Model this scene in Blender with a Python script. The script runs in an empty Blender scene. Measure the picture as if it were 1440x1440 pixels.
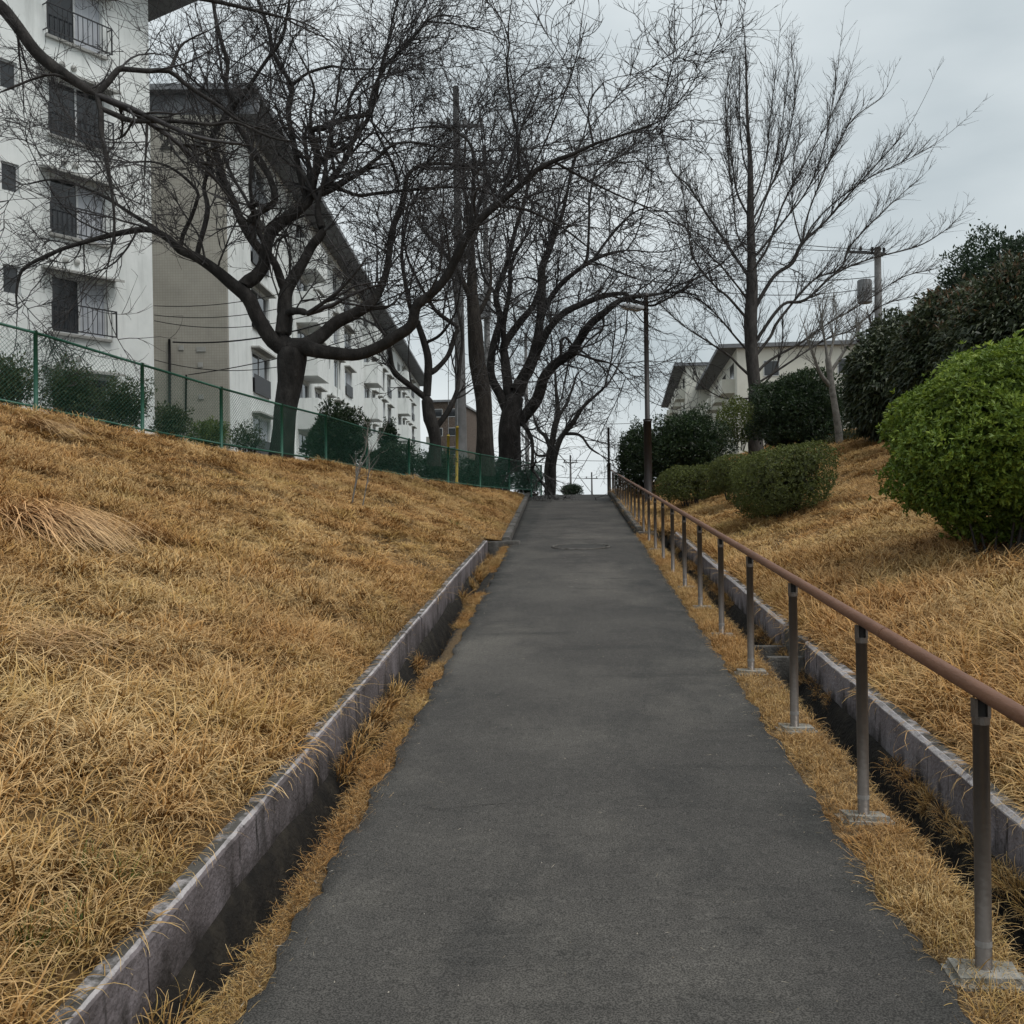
import bpy, bmesh, math, random
import numpy as np
from mathutils import Vector, Matrix

# ------------------------------------------------------------------ camera
F = 1430.0                       # focal length in pixels of the 1440 px photograph
CAM = np.array([0.0, 0.0, 1.55])
PSI, PIT, ROL = 0.0672, -8/1430.0, 0.0147
S = 0.0528                       # rise of the path
_f0 = np.array([-math.sin(PSI), math.cos(PSI), 0]); _r0 = np.array([math.cos(PSI), math.sin(PSI), 0]); _z = np.array([0, 0, 1.0])
_f = _f0*math.cos(PIT) + _z*math.sin(PIT); _u0 = np.cross(_r0, _f)
_r = _r0*math.cos(ROL) - _u0*math.sin(ROL); _u = _u0*math.cos(ROL) + _r0*math.sin(ROL)
scene = bpy.context.scene
C = scene.collection
cd = bpy.data.cameras.new('camera'); cam = bpy.data.objects.new('camera', cd); C.objects.link(cam)
cd.sensor_width = 36; cd.sensor_fit = 'HORIZONTAL'; cd.lens = 36*F/1440; cd.clip_start = 0.05; cd.clip_end = 3000
cam.matrix_world = Matrix(((_r[0], _u[0], -_f[0], CAM[0]), (_r[1], _u[1], -_f[1], CAM[1]), (_r[2], _u[2], -_f[2], CAM[2]), (0, 0, 0, 1)))
scene.camera = cam
scene.render.resolution_x = scene.render.resolution_y = 1024

# ------------------------------------------------------------------ sky and sun (overcast)
SUN_EL, SUN_AZ = math.radians(58), math.radians(60)
w = bpy.data.worlds.new('World'); scene.world = w; w.use_nodes = True
nt = w.node_tree; N = nt.nodes; Lk = nt.links
bg = N['Background']
sky = N.new('ShaderNodeTexSky'); sky.sky_type = 'NISHITA'; sky.sun_disc = False
sky.sun_elevation = SUN_EL; sky.sun_rotation = math.radians(180)-SUN_AZ; sky.air_density = 1.5; sky.dust_density = 4.0
sm = N.new('ShaderNodeVectorMath'); sm.operation = 'SCALE'; sm.inputs['Scale'].default_value = 0.9
Lk.new(sky.outputs[0], sm.inputs[0])
tc = N.new('ShaderNodeTexCoord'); mp = N.new('ShaderNodeMapping'); mp.inputs['Scale'].default_value = (1.5, 1.5, 4.0)
mp.inputs['Location'].default_value = (1.15, 0.4, 0.9)
nz = N.new('ShaderNodeTexNoise'); nz.inputs['Scale'].default_value = 1.7; nz.inputs['Detail'].default_value = 6; nz.inputs['Roughness'].default_value = 0.45
rp = N.new('ShaderNodeValToRGB'); rp.color_ramp.elements[0].position = 0.32; rp.color_ramp.elements[1].position = 0.68
rp.color_ramp.elements[0].color = (4.5, 5.1, 5.4, 1); rp.color_ramp.elements[1].color = (7.3, 7.8, 7.95, 1)
Lk.new(tc.outputs['Generated'], mp.inputs[0]); Lk.new(mp.outputs[0], nz.inputs[0]); Lk.new(nz.outputs[0], rp.inputs[0])
mx = N.new('ShaderNodeMix'); mx.data_type = 'RGBA'; mx.inputs[0].default_value = 0.93
Lk.new(sm.outputs[0], mx.inputs[6]); Lk.new(rp.outputs[0], mx.inputs[7]); Lk.new(mx.outputs[2], bg.inputs[0])
bg.inputs[1].default_value = 0.105
sl = bpy.data.lights.new('sun', 'SUN'); so = bpy.data.objects.new('sun', sl); C.objects.link(so)
sl.energy = 1.7; sl.angle = math.radians(32); sl.color = (1.0, 0.97, 0.93)
so.rotation_euler = (math.radians(90)-SUN_EL, 0, SUN_AZ)
vs = scene.view_settings; vs.view_transform = 'Standard'; vs.look = 'None'; vs.exposure = 0.16; vs.gamma = 1.0; vs.use_curve_mapping = False

cy = scene.cycles
cy.max_bounces = 4; cy.diffuse_bounces = 2; cy.glossy_bounces = 2; cy.transmission_bounces = 2; cy.use_adaptive_sampling = True; cy.adaptive_threshold = 0.02; cy.caustics_reflective = False; cy.caustics_refractive = False

# ------------------------------------------------------------------ helpers
rng = np.random.default_rng(7); random.seed(7)
def PX(px, py, d):
    """photo pixel + distance along the camera axis -> world point"""
    return CAM + d*(_f + (px-720)/F*_r + (720-py)/F*_u)
def CF(x, d):
    """camera ground frame (metres right, metres ahead) -> world x, y"""
    return _r0[:2]*x + _f0[:2]*d
def tag(o, label=None, cat=None, group=None, kind=None):
    if label: o['label'] = label
    if cat: o['category'] = cat
    if group: o['group'] = group
    if kind: o['kind'] = kind
    return o
def thing(name, label, cat, loc=(0, 0, 0), group=None, mat=None):
    o = bpy.data.objects.new(name, None); C.objects.link(o)
    if mat is not None: o.matrix_world = mat
    else: o.location = Vector(loc)
    return tag(o, label, cat, group)
def link(name, me, m, parent=None):
    if m and not me.materials: me.materials.append(m)
    o = bpy.data.objects.new(name, me); C.objects.link(o)
    if parent is not None: o.parent = parent
    return o
def fastmesh(name, verts, faces, smooth=True, attrs=None):
    """verts (n,3), faces (m,k) of one size"""
    verts = np.asarray(verts, dtype=np.float32); faces = np.asarray(faces, dtype=np.int32)
    me = bpy.data.meshes.new(name); k = faces.shape[1]; m = len(faces)
    me.vertices.add(len(verts)); me.vertices.foreach_set('co', verts.ravel())
    me.loops.add(m*k); me.loops.foreach_set('vertex_index', faces.ravel())
    me.polygons.add(m); me.polygons.foreach_set('loop_start', np.arange(0, m*k, k, dtype=np.int32))
    me.polygons.foreach_set('use_smooth', np.full(m, smooth, dtype=bool))
    for an, av in (attrs or {}).items():
        a = me.attributes.new(an, 'FLOAT', 'POINT'); a.data.foreach_set('value', np.asarray(av, dtype=np.float32))
    me.update(calc_edges=True)
    return me
def grid_mesh(name, P):
    """P (rows, cols, 3)"""
    r, c = P.shape[:2]; i = np.arange(r*c).reshape(r, c)
    f = np.stack([i[:-1, :-1], i[:-1, 1:], i[1:, 1:], i[1:, :-1]], -1).reshape(-1, 4)
    return fastmesh(name, P.reshape(-1, 3), f)
def tube_arrays(P, R, sides):
    """P (n,k,3) chains, R (n,k) radii -> verts, quads"""
    n, k = R.shape
    T = np.gradient(P, axis=1); T /= np.linalg.norm(T, axis=2, keepdims=True)+1e-9
    ref = np.where(np.abs(T[:, :1, 2:3]) > 0.9, np.array([1.0, 0, 0]), np.array([0, 0, 1.0]))
    A = np.cross(T, ref); A /= np.linalg.norm(A, axis=2, keepdims=True)+1e-9
    B = np.cross(T, A)
    an = np.arange(sides)*2*np.pi/sides
    V = P[:, :, None] + R[:, :, None, None]*(np.cos(an)[None, None, :, None]*A[:, :, None] + np.sin(an)[None, None, :, None]*B[:, :, None])
    idx = np.arange(n*k*sides).reshape(n, k, sides); nx = np.roll(idx, -1, axis=2)
    f = np.stack([idx[:, :-1], nx[:, :-1], nx[:, 1:], idx[:, 1:]], -1).reshape(-1, 4)
    return V.reshape(-1, 3), f
def join_arrays(parts):
    V, Fc, o = [], [], 0
    for v, f in parts:
        V.append(v); Fc.append(f+o); o += len(v)
    return np.concatenate(V), np.concatenate(Fc)
def add_box(bm, x0, x1, y0, y1, z0, z1):
    v = [bm.verts.new((x, y, z)) for z in (z0, z1) for y in (y0, y1) for x in (x0, x1)]
    for a in ((0, 2, 3, 1), (4, 5, 7, 6), (0, 1, 5, 4), (2, 6, 7, 3), (0, 4, 6, 2), (1, 3, 7, 5)):
        bm.faces.new([v[i] for i in a])
def bm_obj(name, bm, m, parent=None, smooth=False):
    me = bpy.data.meshes.new(name); bm.to_mesh(me); bm.free()
    if smooth:
        for p in me.polygons: p.use_smooth = True
    return link(name, me, m, parent)
def box_obj(name, m, parent, *b, bevel=0.0):
    bm = bmesh.new(); add_box(bm, *b)
    if bevel: bmesh.ops.bevel(bm, geom=bm.edges[:], offset=bevel, segments=2, affect='EDGES', profile=0.7)
    return bm_obj(name, bm, m, parent)
def tube_obj(name, m, parent, pts, rad, sides=10, cap=True):
    P = np.array(pts, float)[None]; R = np.array(rad if np.ndim(rad) else [rad]*len(pts), float)[None]
    v, f = tube_arrays(P, R, sides)
    faces = [tuple(q) for q in f]
    if cap: faces += [tuple(range(sides)), tuple(range(len(v)-1, len(v)-1-sides, -1))]
    me = bpy.data.meshes.new(name); me.from_pydata([tuple(a) for a in v], [], faces); me.update()
    for p in me.polygons: p.use_smooth = len(p.vertices) == 4
    return link(name, me, m, parent)
def snoise(x, y, seed=0):
    r = np.random.default_rng(seed); z = 0
    for i in range(6):
        fr = 0.5*1.75**i; a = r.uniform(0, 6.28); p = r.uniform(0, 6.28)
        z = z + np.sin((x*math.cos(a)+y*math.sin(a))*fr*2.2+p+1.5*np.sin((x*math.sin(a)-y*math.cos(a))*fr+p))/1.5**i
    return z/2.5

# ------------------------------------------------------------------ materials
def mat(name, cols, scale=5.0, rough=0.9, bump=0.0, bscale=None, stretch=(1, 1, 1), attr=None, spec=0.3, metal=0.0, detail=6, coord='Object', lo=0.3, hi=0.7, dist=0.02):
    m = bpy.data.materials.new(name); m.use_nodes = True
    t = m.node_tree; n = t.nodes; l = t.links; b = n['Principled BSDF']
    b.inputs['Roughness'].default_value = rough; b.inputs['Specular IOR Level'].default_value = spec; b.inputs['Metallic'].default_value = metal
    co = n.new('ShaderNodeTexCoord'); mp = n.new('ShaderNodeMapping'); mp.inputs['Scale'].default_value = stretch
    if coord == 'World':
        g = n.new('ShaderNodeNewGeometry'); l.new(g.outputs['Position'], mp.inputs[0])
    else: l.new(co.outputs['Object'], mp.inputs[0])
    nz = n.new('ShaderNodeTexNoise'); nz.inputs['Scale'].default_value = scale; nz.inputs['Detail'].default_value = detail; nz.inputs['Roughness'].default_value = 0.6
    l.new(mp.outputs[0], nz.inputs[0])
    r = n.new('ShaderNodeValToRGB'); e = r.color_ramp.elements
    while len(e) < len(cols): e.new(0.5)
    for i, c in enumerate(cols):
        e[i].position = lo+(hi-lo)*i/max(1, len(cols)-1); e[i].color = (*c, 1)
    if attr:
        a = n.new('ShaderNodeAttribute'); a.attribute_name = attr
        ad = n.new('ShaderNodeMath'); ad.operation = 'MULTIPLY_ADD'; ad.inputs[1].default_value = 0.4
        mu = n.new('ShaderNodeMath'); mu.operation = 'MULTIPLY'; mu.inputs[1].default_value = 0.6
        l.new(nz.outputs[0], ad.inputs[0]); l.new(a.outputs['Fac'], mu.inputs[0]); l.new(mu.outputs[0], ad.inputs[2]); l.new(ad.outputs[0], r.inputs[0])
    else: l.new(nz.outputs[0], r.inputs[0])
    l.new(r.outputs[0], b.inputs['Base Color'])
    if bump:
        bn = n.new('ShaderNodeTexNoise'); bn.inputs['Scale'].default_value = bscale or scale*4; bn.inputs['Detail'].default_value = 5
        l.new(mp.outputs[0], bn.inputs[0])
        bp = n.new('ShaderNodeBump'); bp.inputs['Strength'].default_value = bump; bp.inputs['Distance'].default_value = dist
        l.new(bn.outputs[0], bp.inputs['Height']); l.new(bp.outputs[0], b.inputs['Normal'])
    m['_ramp'] = r.name; m['_bsdf'] = b.name; m['_map'] = mp.name
    return m
def overlay(m, col, scale, lo, hi, stretch=(1, 1, 1), grad=None, coord='Object', fac=1.0):
    """mix a second colour over the base through a noise mask, optionally limited by a coordinate gradient (axis, start, end)"""
    t = m.node_tree; n = t.nodes; l = t.links; b = n['Principled BSDF']
    src = b.inputs['Base Color'].links[0].from_socket
    co = n.new('ShaderNodeTexCoord'); out = co.outputs['Object']
    if coord == 'World': out = n.new('ShaderNodeNewGeometry').outputs['Position']
    mp = n.new('ShaderNodeMapping'); mp.inputs['Scale'].default_value = stretch; mp.inputs['Location'].default_value = (scale*0.37, 3.1, 1.7); l.new(out, mp.inputs[0])
    nz = n.new('ShaderNodeTexNoise'); nz.inputs['Scale'].default_value = scale; nz.inputs['Detail'].default_value = 7; nz.inputs['Roughness'].default_value = 0.65; l.new(mp.outputs[0], nz.inputs[0])
    val = nz.outputs[0]
    if grad:
        sx = n.new('ShaderNodeSeparateXYZ'); l.new(out, sx.inputs[0])
        mr = n.new('ShaderNodeMapRange'); mr.inputs[1].default_value = grad[1]; mr.inputs[2].default_value = grad[2]; mr.inputs[3].default_value = grad[3] if len(grad) > 3 else -0.4; mr.inputs[4].default_value = grad[4] if len(grad) > 4 else 0.4; mr.clamp = True
        l.new(sx.outputs[grad[0]], mr.inputs[0])
        ad = n.new('ShaderNodeMath'); ad.operation = 'ADD'; l.new(val, ad.inputs[0]); l.new(mr.outputs[0], ad.inputs[1]); val = ad.outputs[0]
    mr2 = n.new('ShaderNodeMapRange'); mr2.inputs[1].default_value = lo; mr2.inputs[2].default_value = hi; mr2.inputs[4].default_value = fac; mr2.clamp = True; l.new(val, mr2.inputs[0])
    mx = n.new('ShaderNodeMix'); mx.data_type = 'RGBA'; mx.inputs[7].default_value = (*col, 1)
    l.new(mr2.outputs[0], mx.inputs[0]); l.new(src, mx.inputs[6]); l.new(mx.outputs[2], b.inputs['Base Color'])
    return m
M = {}
M['asphalt'] = mat('asphalt', [(.050, .0465, .043), (.064, .0595, .054), (.083, .077, .069)], 0.9, .93, .5, 160, dist=.004, detail=9)
overlay(M['asphalt'], (.028, .028, .027), 1.6, .52, .72, (1, .55, 1), fac=.75)
overlay(M['asphalt'], (.028, .028, .026), 2.2, .62, .9, grad=('X', .55, 1.0, -.3, .35), fac=.8)
overlay(M['asphalt'], (.028, .028, .026), 2.2, .62, .9, grad=('X', -.6, -1.05, -.3, .35), fac=.8)
overlay(M['asphalt'], (.018, .018, .018), 140, .60, .68, fac=.6)
overlay(M['asphalt'], (.30, .28, .25), 115, .685, .71, fac=.9)
overlay(M['asphalt'], (.125, .115, .10), .9, .50, .72, (1, .6, 1), fac=.7)
overlay(M['asphalt'], (.030, .029, .027), 1.5, .56, .70, (.45, 1.9, 1), fac=.6)
overlay(M['asphalt'], (.15, .115, .07), 2.6, .70, .80, fac=.5)
def grain(m, scale, lo, hi, detail=2, fac0=.4, fac1=.62):
    t = m.node_tree; n = t.nodes; l = t.links; b = n['Principled BSDF']; src = b.inputs['Base Color'].links[0].from_socket
    co = n.new('ShaderNodeTexCoord'); nz = n.new('ShaderNodeTexNoise'); nz.inputs['Scale'].default_value = scale; nz.inputs['Detail'].default_value = detail; l.new(co.outputs['Object'], nz.inputs[0])
    mr = n.new('ShaderNodeMapRange'); mr.inputs[1].default_value = fac0; mr.inputs[2].default_value = fac1; mr.inputs[3].default_value = lo; mr.inputs[4].default_value = hi; l.new(nz.outputs[0], mr.inputs[0])
    v = n.new('ShaderNodeVectorMath'); v.operation = 'SCALE'; l.new(src, v.inputs[0]); l.new(mr.outputs[0], v.inputs['Scale']); l.new(v.outputs[0], b.inputs['Base Color'])
grain(M['asphalt'], 190, .50, 1.55); grain(M['asphalt'], 24, .93, 1.07)
M['asphalt'].node_tree.nodes['Principled BSDF'].inputs['Roughness'].default_value = .88
M['soil'] = mat('soil', [(.05, .032, .018), (.12, .075, .036), (.20, .13, .055)], 6, .97, .6, 40, coord='World')
M['yard'] = mat('yard_gravel', [(.07, .068, .06), (.12, .117, .105), (.18, .175, .16)], 3, .95, .5, 40, coord='World')
M['slope'] = mat('slope_thatch', [(.045, .026, .011), (.11, .065, .025), (.20, .12, .045)], 9, .97, .8, 60, coord='World')
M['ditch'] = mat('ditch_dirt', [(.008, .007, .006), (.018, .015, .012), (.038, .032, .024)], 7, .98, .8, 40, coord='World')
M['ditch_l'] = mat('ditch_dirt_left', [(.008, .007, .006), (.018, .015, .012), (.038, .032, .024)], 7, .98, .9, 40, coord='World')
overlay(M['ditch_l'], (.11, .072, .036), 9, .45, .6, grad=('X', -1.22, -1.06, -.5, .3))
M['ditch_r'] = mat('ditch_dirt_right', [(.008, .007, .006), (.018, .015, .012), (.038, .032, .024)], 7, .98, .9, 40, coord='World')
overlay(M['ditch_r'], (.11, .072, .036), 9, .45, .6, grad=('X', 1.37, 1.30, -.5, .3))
def wall_mat(name, cols, dirt, moss):
    m_ = mat(name, cols, 3, .92, .5, 50, coord='World')
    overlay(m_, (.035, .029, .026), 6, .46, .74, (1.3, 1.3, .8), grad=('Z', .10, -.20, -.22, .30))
    overlay(m_, (.10, .085, .085), 3.2, .48, .62, (1, 1, .6), fac=.7)
    overlay(m_, (.02, .018, .016), 9, .58, .70, (2, 2, .35), fac=dirt)
    overlay(m_, (.05, .047, .04), 8, .50, .62, grad=('X', -.010, -.018, -.6, .14), fac=.9)
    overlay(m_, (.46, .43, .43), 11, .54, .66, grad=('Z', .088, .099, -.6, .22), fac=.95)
    overlay(m_, (.07, .065, .055), 8, .46, .60, grad=('X', -.014, -.022, -.6, .12), fac=.95)
    overlay(m_, (.03, .025, .022), 2.6, .60-.12*moss, .78-.1*moss, (1.6, 1.6, .7), fac=moss)
    return m_
M['wall'] = wall_mat('lilac_concrete', [(.15, .13, .137), (.22, .197, .208), (.29, .266, .283)], .85, .35)
M['wall_dirty'] = wall_mat('stained_lilac_concrete', [(.105, .088, .088), (.16, .137, .14), (.225, .197, .205)], .95, .8)
M['kerb'] = mat('mossy_kerb', [(.045, .042, .038), (.10, .093, .084), (.17, .16, .15)], 6, .95, .6, 60, coord='World')
M['footing'] = mat('footing_concrete', [(.13, .12, .10), (.24, .23, .20), (.36, .34, .31)], 9, .92, .6, 60)
overlay(M['footing'], (.07, .06, .045), 7, .52, .68, fac=.7)
M['post'] = mat('bronze_metal', [(.11, .094, .082), (.145, .125, .11)], 12, .42, .1, 60, metal=.5, spec=.5)
M['rail'] = mat('brown_rail', [(.15, .072, .042), (.20, .100, .060)], 14, .52, .15, 80, stretch=(1, .3, 1), spec=.3)
overlay(M['rail'], (.10, .055, .04), 9, .55, .72, (1, .25, 1), fac=.6)
M['slot'] = mat('bracket_slot', [(.012, .011, .01), (.02, .018, .016)], 10, .8)
M['sticker'] = mat('grey_sticker', [(.22, .21, .2), (.28, .27, .26)], 10, .6)
M['fence'] = mat('green_coated_steel', [(.010, .075, .045), (.018, .105, .066)], 8, .5, spec=.5)
M['bark'] = mat('dark_bark', [(.014, .013, .012), (.028, .0255, .024), (.05, .046, .043)], 6, .95, .9, 30, stretch=(1, 1, .5), coord='World', dist=.03)
overlay(M['bark'], (.075, .08, .07), 3.0, .66, .80, coord='World', fac=.5)
M['twig'] = mat('twig_bark', [(.028, .026, .027), (.048, .045, .045), (.07, .066, .066)], 6, .9, coord='World')  # paler than the limbs: aerial haze against the sky put into the colour
M['bark_grey'] = mat('grey_bark', [(.032, .029, .027), (.055, .05, .047), (.085, .078, .073)], 8, .95, .8, 40, stretch=(1, 1, .4), coord='World', dist=.02)
M['bark_pale'] = mat('pale_bark', [(.10, .095, .085), (.17, .16, .145), (.24, .23, .21)], 10, .95, .6, 50, coord='World')
M['ivy_bark'] = mat('vine_clad_bark', [(.018, .015, .013), (.035, .03, .026), (.06, .052, .045)], 12, .97, 1.0, 40, stretch=(1, 1, .25), coord='World', dist=.04)
M['white'] = mat('white_render', [(.66, .685, .67), (.73, .755, .74), (.78, .80, .785)], 1.2, .93, .15, 60)
overlay(M['white'], (.34, .36, .345), 1.6, .52, .80, (1.6, 1.6, .18), fac=.65)
overlay(M['white'], (.22, .23, .22), 4.5, .66, .82, (2.2, 2.2, .12), fac=.55)
M['grey_render'] = mat('grey_render', [(.30, .30, .285), (.37, .37, .35), (.43, .43, .41)], 1.5, .93, .2, 50)
M['cream'] = mat('cream_render', [(.60, .59, .52), (.68, .67, .60)], .8, .93, .1, 50)
M['soffit'] = mat('stained_soffit', [(.13, .136, .145), (.18, .187, .197), (.225, .232, .243)], 2, .95)
M['glass'] = mat('window_glass', [(.016, .018, .02), (.03, .033, .037)], 2, .07, spec=.6)
M['curtain'] = mat('net_curtain', [(.34, .36, .40), (.55, .57, .60)], 6, .7, stretch=(6, 6, .2))
M['alu'] = mat('aluminium_frame', [(.52, .53, .53), (.60, .61, .61)], 6, .5, metal=.1)
M['black'] = mat('black_metal', [(.012, .013, .016), (.02, .021, .025)], 12, .5, spec=.5)
M['dkbrown'] = mat('dark_brown_paint', [(.018, .014, .013), (.03, .024, .022)], 6, .5, spec=.4)
M['pole'] = mat('pole_concrete', [(.17, .17, .17), (.25, .25, .25)], 4, .9, .2, 40, coord='World')
M['steel'] = mat('galvanised_steel', [(.16, .165, .17), (.24, .245, .25)], 10, .6, metal=.3)
M['cable'] = mat('black_cable', [(.012, .012, .013), (.02, .02, .021)], 10, .7)
M['yellow'] = mat('yellow_guard', [(.40, .28, .04), (.50, .36, .06)], 8, .6)
M['iron'] = mat('cast_iron', [(.035, .033, .03), (.07, .066, .06)], 14, .7, .5, 60, metal=.3)
M['log'] = mat('weathered_log', [(.035, .025, .02), (.10, .075, .06), (.20, .17, .14)], 10, .95, .7, 40, coord='World')
M['lamp'] = mat('lamp_head', [(.30, .31, .32), (.38, .39, .40)], 6, .5)
M['number'] = mat('number_paint', [(.05, .05, .045), (.09, .088, .08)], 14, .9)
# tiled gable wall
def tile_mat():
    m = mat('tan_tile', [(.34, .325, .28), (.40, .38, .33), (.45, .43, .375)], .8, .8, coord='Object')
    t = m.node_tree; n = t.nodes; l = t.links; b = n['Principled BSDF']; src = b.inputs['Base Color'].links[0].from_socket
    co = n.new('ShaderNodeTexCoord'); sx = n.new('ShaderNodeSeparateXYZ'); cx = n.new('ShaderNodeCombineXYZ')
    l.new(co.outputs['Object'], sx.inputs[0]); l.new(sx.outputs['X'], cx.inputs['X']); l.new(sx.outputs['Z'], cx.inputs['Y'])
    br = n.new('ShaderNodeTexBrick'); br.offset = 0; br.inputs['Scale'].default_value = 1; br.inputs['Brick Width'].default_value = .1; br.inputs['Row Height'].default_value = .1; br.inputs['Mortar Size'].default_value = .008
    br.inputs['Color1'].default_value = (1, 1, 1, 1); br.inputs['Color2'].default_value = (.86, .86, .86, 1); br.inputs['Mortar'].default_value = (.5, .5, .5, 1)
    l.new(cx.outputs[0], br.inputs[0])
    mx = n.new('ShaderNodeMix'); mx.data_type = 'RGBA'; mx.blend_type = 'MULTIPLY'; mx.inputs[0].default_value = .38
    l.new(src, mx.inputs[6]); l.new(br.outputs[0], mx.inputs[7]); l.new(mx.outputs[2], b.inputs['Base Color'])
    overlay(m, (.16, .145, .12), .9, .56, .8, (1, 1, .3), fac=.5)
    return m
M['tile'] = tile_mat()
def leaf_mat(name, cols, rough=.5, trans=.25, scale=2.0, coord='World'):
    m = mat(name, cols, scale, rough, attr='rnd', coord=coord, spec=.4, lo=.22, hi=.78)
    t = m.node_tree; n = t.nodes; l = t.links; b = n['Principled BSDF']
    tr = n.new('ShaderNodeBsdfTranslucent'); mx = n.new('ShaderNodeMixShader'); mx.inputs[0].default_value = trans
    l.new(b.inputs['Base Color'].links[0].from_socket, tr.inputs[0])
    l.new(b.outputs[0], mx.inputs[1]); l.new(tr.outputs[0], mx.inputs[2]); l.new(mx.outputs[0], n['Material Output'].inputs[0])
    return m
M['lf_azalea'] = leaf_mat('azalea_leaf', [(.05, .09, .015), (.135, .205, .028), (.31, .385, .05)], .5)
M['lf_clip'] = leaf_mat('clipped_hedge_leaf', [(.042, .050, .015), (.080, .098, .022), (.155, .18, .036)], .55)
M['lf_camellia'] = leaf_mat('camellia_leaf', [(.012, .025, .012), (.025, .047, .019), (.06, .095, .036)], .35)
M['lf_long'] = leaf_mat('long_leaf', [(.016, .026, .012), (.038, .054, .024), (.105, .12, .062)], .42)
M['lf_rust'] = leaf_mat('rusty_leaf', [(.05, .04, .02), (.09, .06, .03), (.16, .085, .04)], .5)
M['lf_back'] = leaf_mat('dark_tree_leaf', [(.012, .025, .014), (.024, .045, .022), (.045, .075, .035)], .5)
M['lf_yellow'] = leaf_mat('yellow_green_leaf', [(.045, .065, .014), (.09, .12, .022), (.16, .19, .04)], .5)
M['lf_shrub'] = leaf_mat('shrub_leaf', [(.025, .032, .014), (.05, .062, .022), (.10, .11, .045)], .55)
def straw_mat(name, c_lo, c_mid, c_hi, green):
    m = mat(name, [(1, 1, 1), (1, 1, 1)], 1, .85, coord='World', spec=.15)
    t = m.node_tree; n = t.nodes; l = t.links; b = n['Principled BSDF']
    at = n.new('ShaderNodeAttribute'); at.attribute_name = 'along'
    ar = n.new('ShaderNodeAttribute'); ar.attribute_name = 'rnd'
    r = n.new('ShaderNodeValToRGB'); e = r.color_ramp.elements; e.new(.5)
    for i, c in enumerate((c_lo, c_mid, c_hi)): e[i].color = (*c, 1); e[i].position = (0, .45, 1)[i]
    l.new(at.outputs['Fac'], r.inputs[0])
    g = n.new('ShaderNodeNewGeometry'); nz = n.new('ShaderNodeTexNoise'); nz.inputs['Scale'].default_value = 1.1; nz.inputs['Detail'].default_value = 4; l.new(g.outputs['Position'], nz.inputs[0])
    oi = n.new('ShaderNodeObjectInfo')
    s1 = n.new('ShaderNodeMath'); s1.operation = 'ADD'; l.new(nz.outputs[0], s1.inputs[0])
    s2 = n.new('ShaderNodeMath'); s2.operation = 'MULTIPLY'; s2.inputs[1].default_value = .35; l.new(oi.outputs['Random'], s2.inputs[0]); l.new(s2.outputs[0], s1.inputs[1])
    s3 = n.new('ShaderNodeMath'); s3.operation = 'MULTIPLY_ADD'; s3.inputs[1].default_value = .35; l.new(ar.outputs['Fac'], s3.inputs[0]); l.new(s1.outputs[0], s3.inputs[2])
    mr = n.new('ShaderNodeMapRange'); mr.inputs[1].default_value = .86; mr.inputs[2].default_value = 1.25; mr.inputs[4].default_value = .75; l.new(s3.outputs[0], mr.inputs[0])
    mx = n.new('ShaderNodeMix'); mx.data_type = 'RGBA'; mx.inputs[7].default_value = (*green, 1); l.new(mr.outputs[0], mx.inputs[0]); l.new(r.outputs[0], mx.inputs[6])
    # per blade brightness
    mr2 = n.new('ShaderNodeMapRange'); mr2.inputs[3].default_value = .60; mr2.inputs[4].default_value = 1.3; l.new(ar.outputs['Fac'], mr2.inputs[0])
    mm = n.new('ShaderNodeVectorMath'); mm.operation = 'SCALE'; l.new(mx.outputs[2], mm.inputs[0]); l.new(mr2.outputs[0], mm.inputs['Scale'])
    nz2 = n.new('ShaderNodeTexNoise'); nz2.inputs['Scale'].default_value = .55; nz2.inputs['Detail'].default_value = 3; l.new(g.outputs['Position'], nz2.inputs[0])
    mr3 = n.new('ShaderNodeMapRange'); mr3.inputs[1].default_value = .3; mr3.inputs[2].default_value = .7; mr3.inputs[3].default_value = .88; mr3.inputs[4].default_value = 1.12; l.new(nz2.outputs[0], mr3.inputs[0])
    mm2 = n.new('ShaderNodeVectorMath'); mm2.operation = 'SCALE'; l.new(mm.outputs[0], mm2.inputs[0]); l.new(mr3.outputs[0], mm2.inputs['Scale'])
    nz3 = n.new('ShaderNodeTexNoise'); nz3.inputs['Scale'].default_value = .9; nz3.inputs['Detail'].default_value = 5; mo_ = n.new('ShaderNodeMapping'); mo_.inputs['Location'].default_value = (7, 3, 1); l.new(g.outputs['Position'], mo_.inputs[0]); l.new(mo_.outputs[0], nz3.inputs[0])
    mr4 = n.new('ShaderNodeMapRange'); mr4.inputs[1].default_value = .40; mr4.inputs[2].default_value = .66; mr4.inputs[4].default_value = .62; l.new(nz3.outputs[0], mr4.inputs[0])
    mx4 = n.new('ShaderNodeMix'); mx4.data_type = 'RGBA'; mx4.blend_type = 'MULTIPLY'; mx4.inputs[7].default_value = (.80, .60, .46, 1); l.new(mr4.outputs[0], mx4.inputs[0]); l.new(mm2.outputs[0], mx4.inputs[6])
    l.new(mx4.outputs[2], b.inputs['Base Color'])
    return m
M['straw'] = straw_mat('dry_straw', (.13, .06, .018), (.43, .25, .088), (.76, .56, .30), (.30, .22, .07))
M['straw_long'] = straw_mat('pale_straw', (.42, .26, .13), (.56, .37, .19), (.70, .50, .29), (.50, .36, .18))

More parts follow.
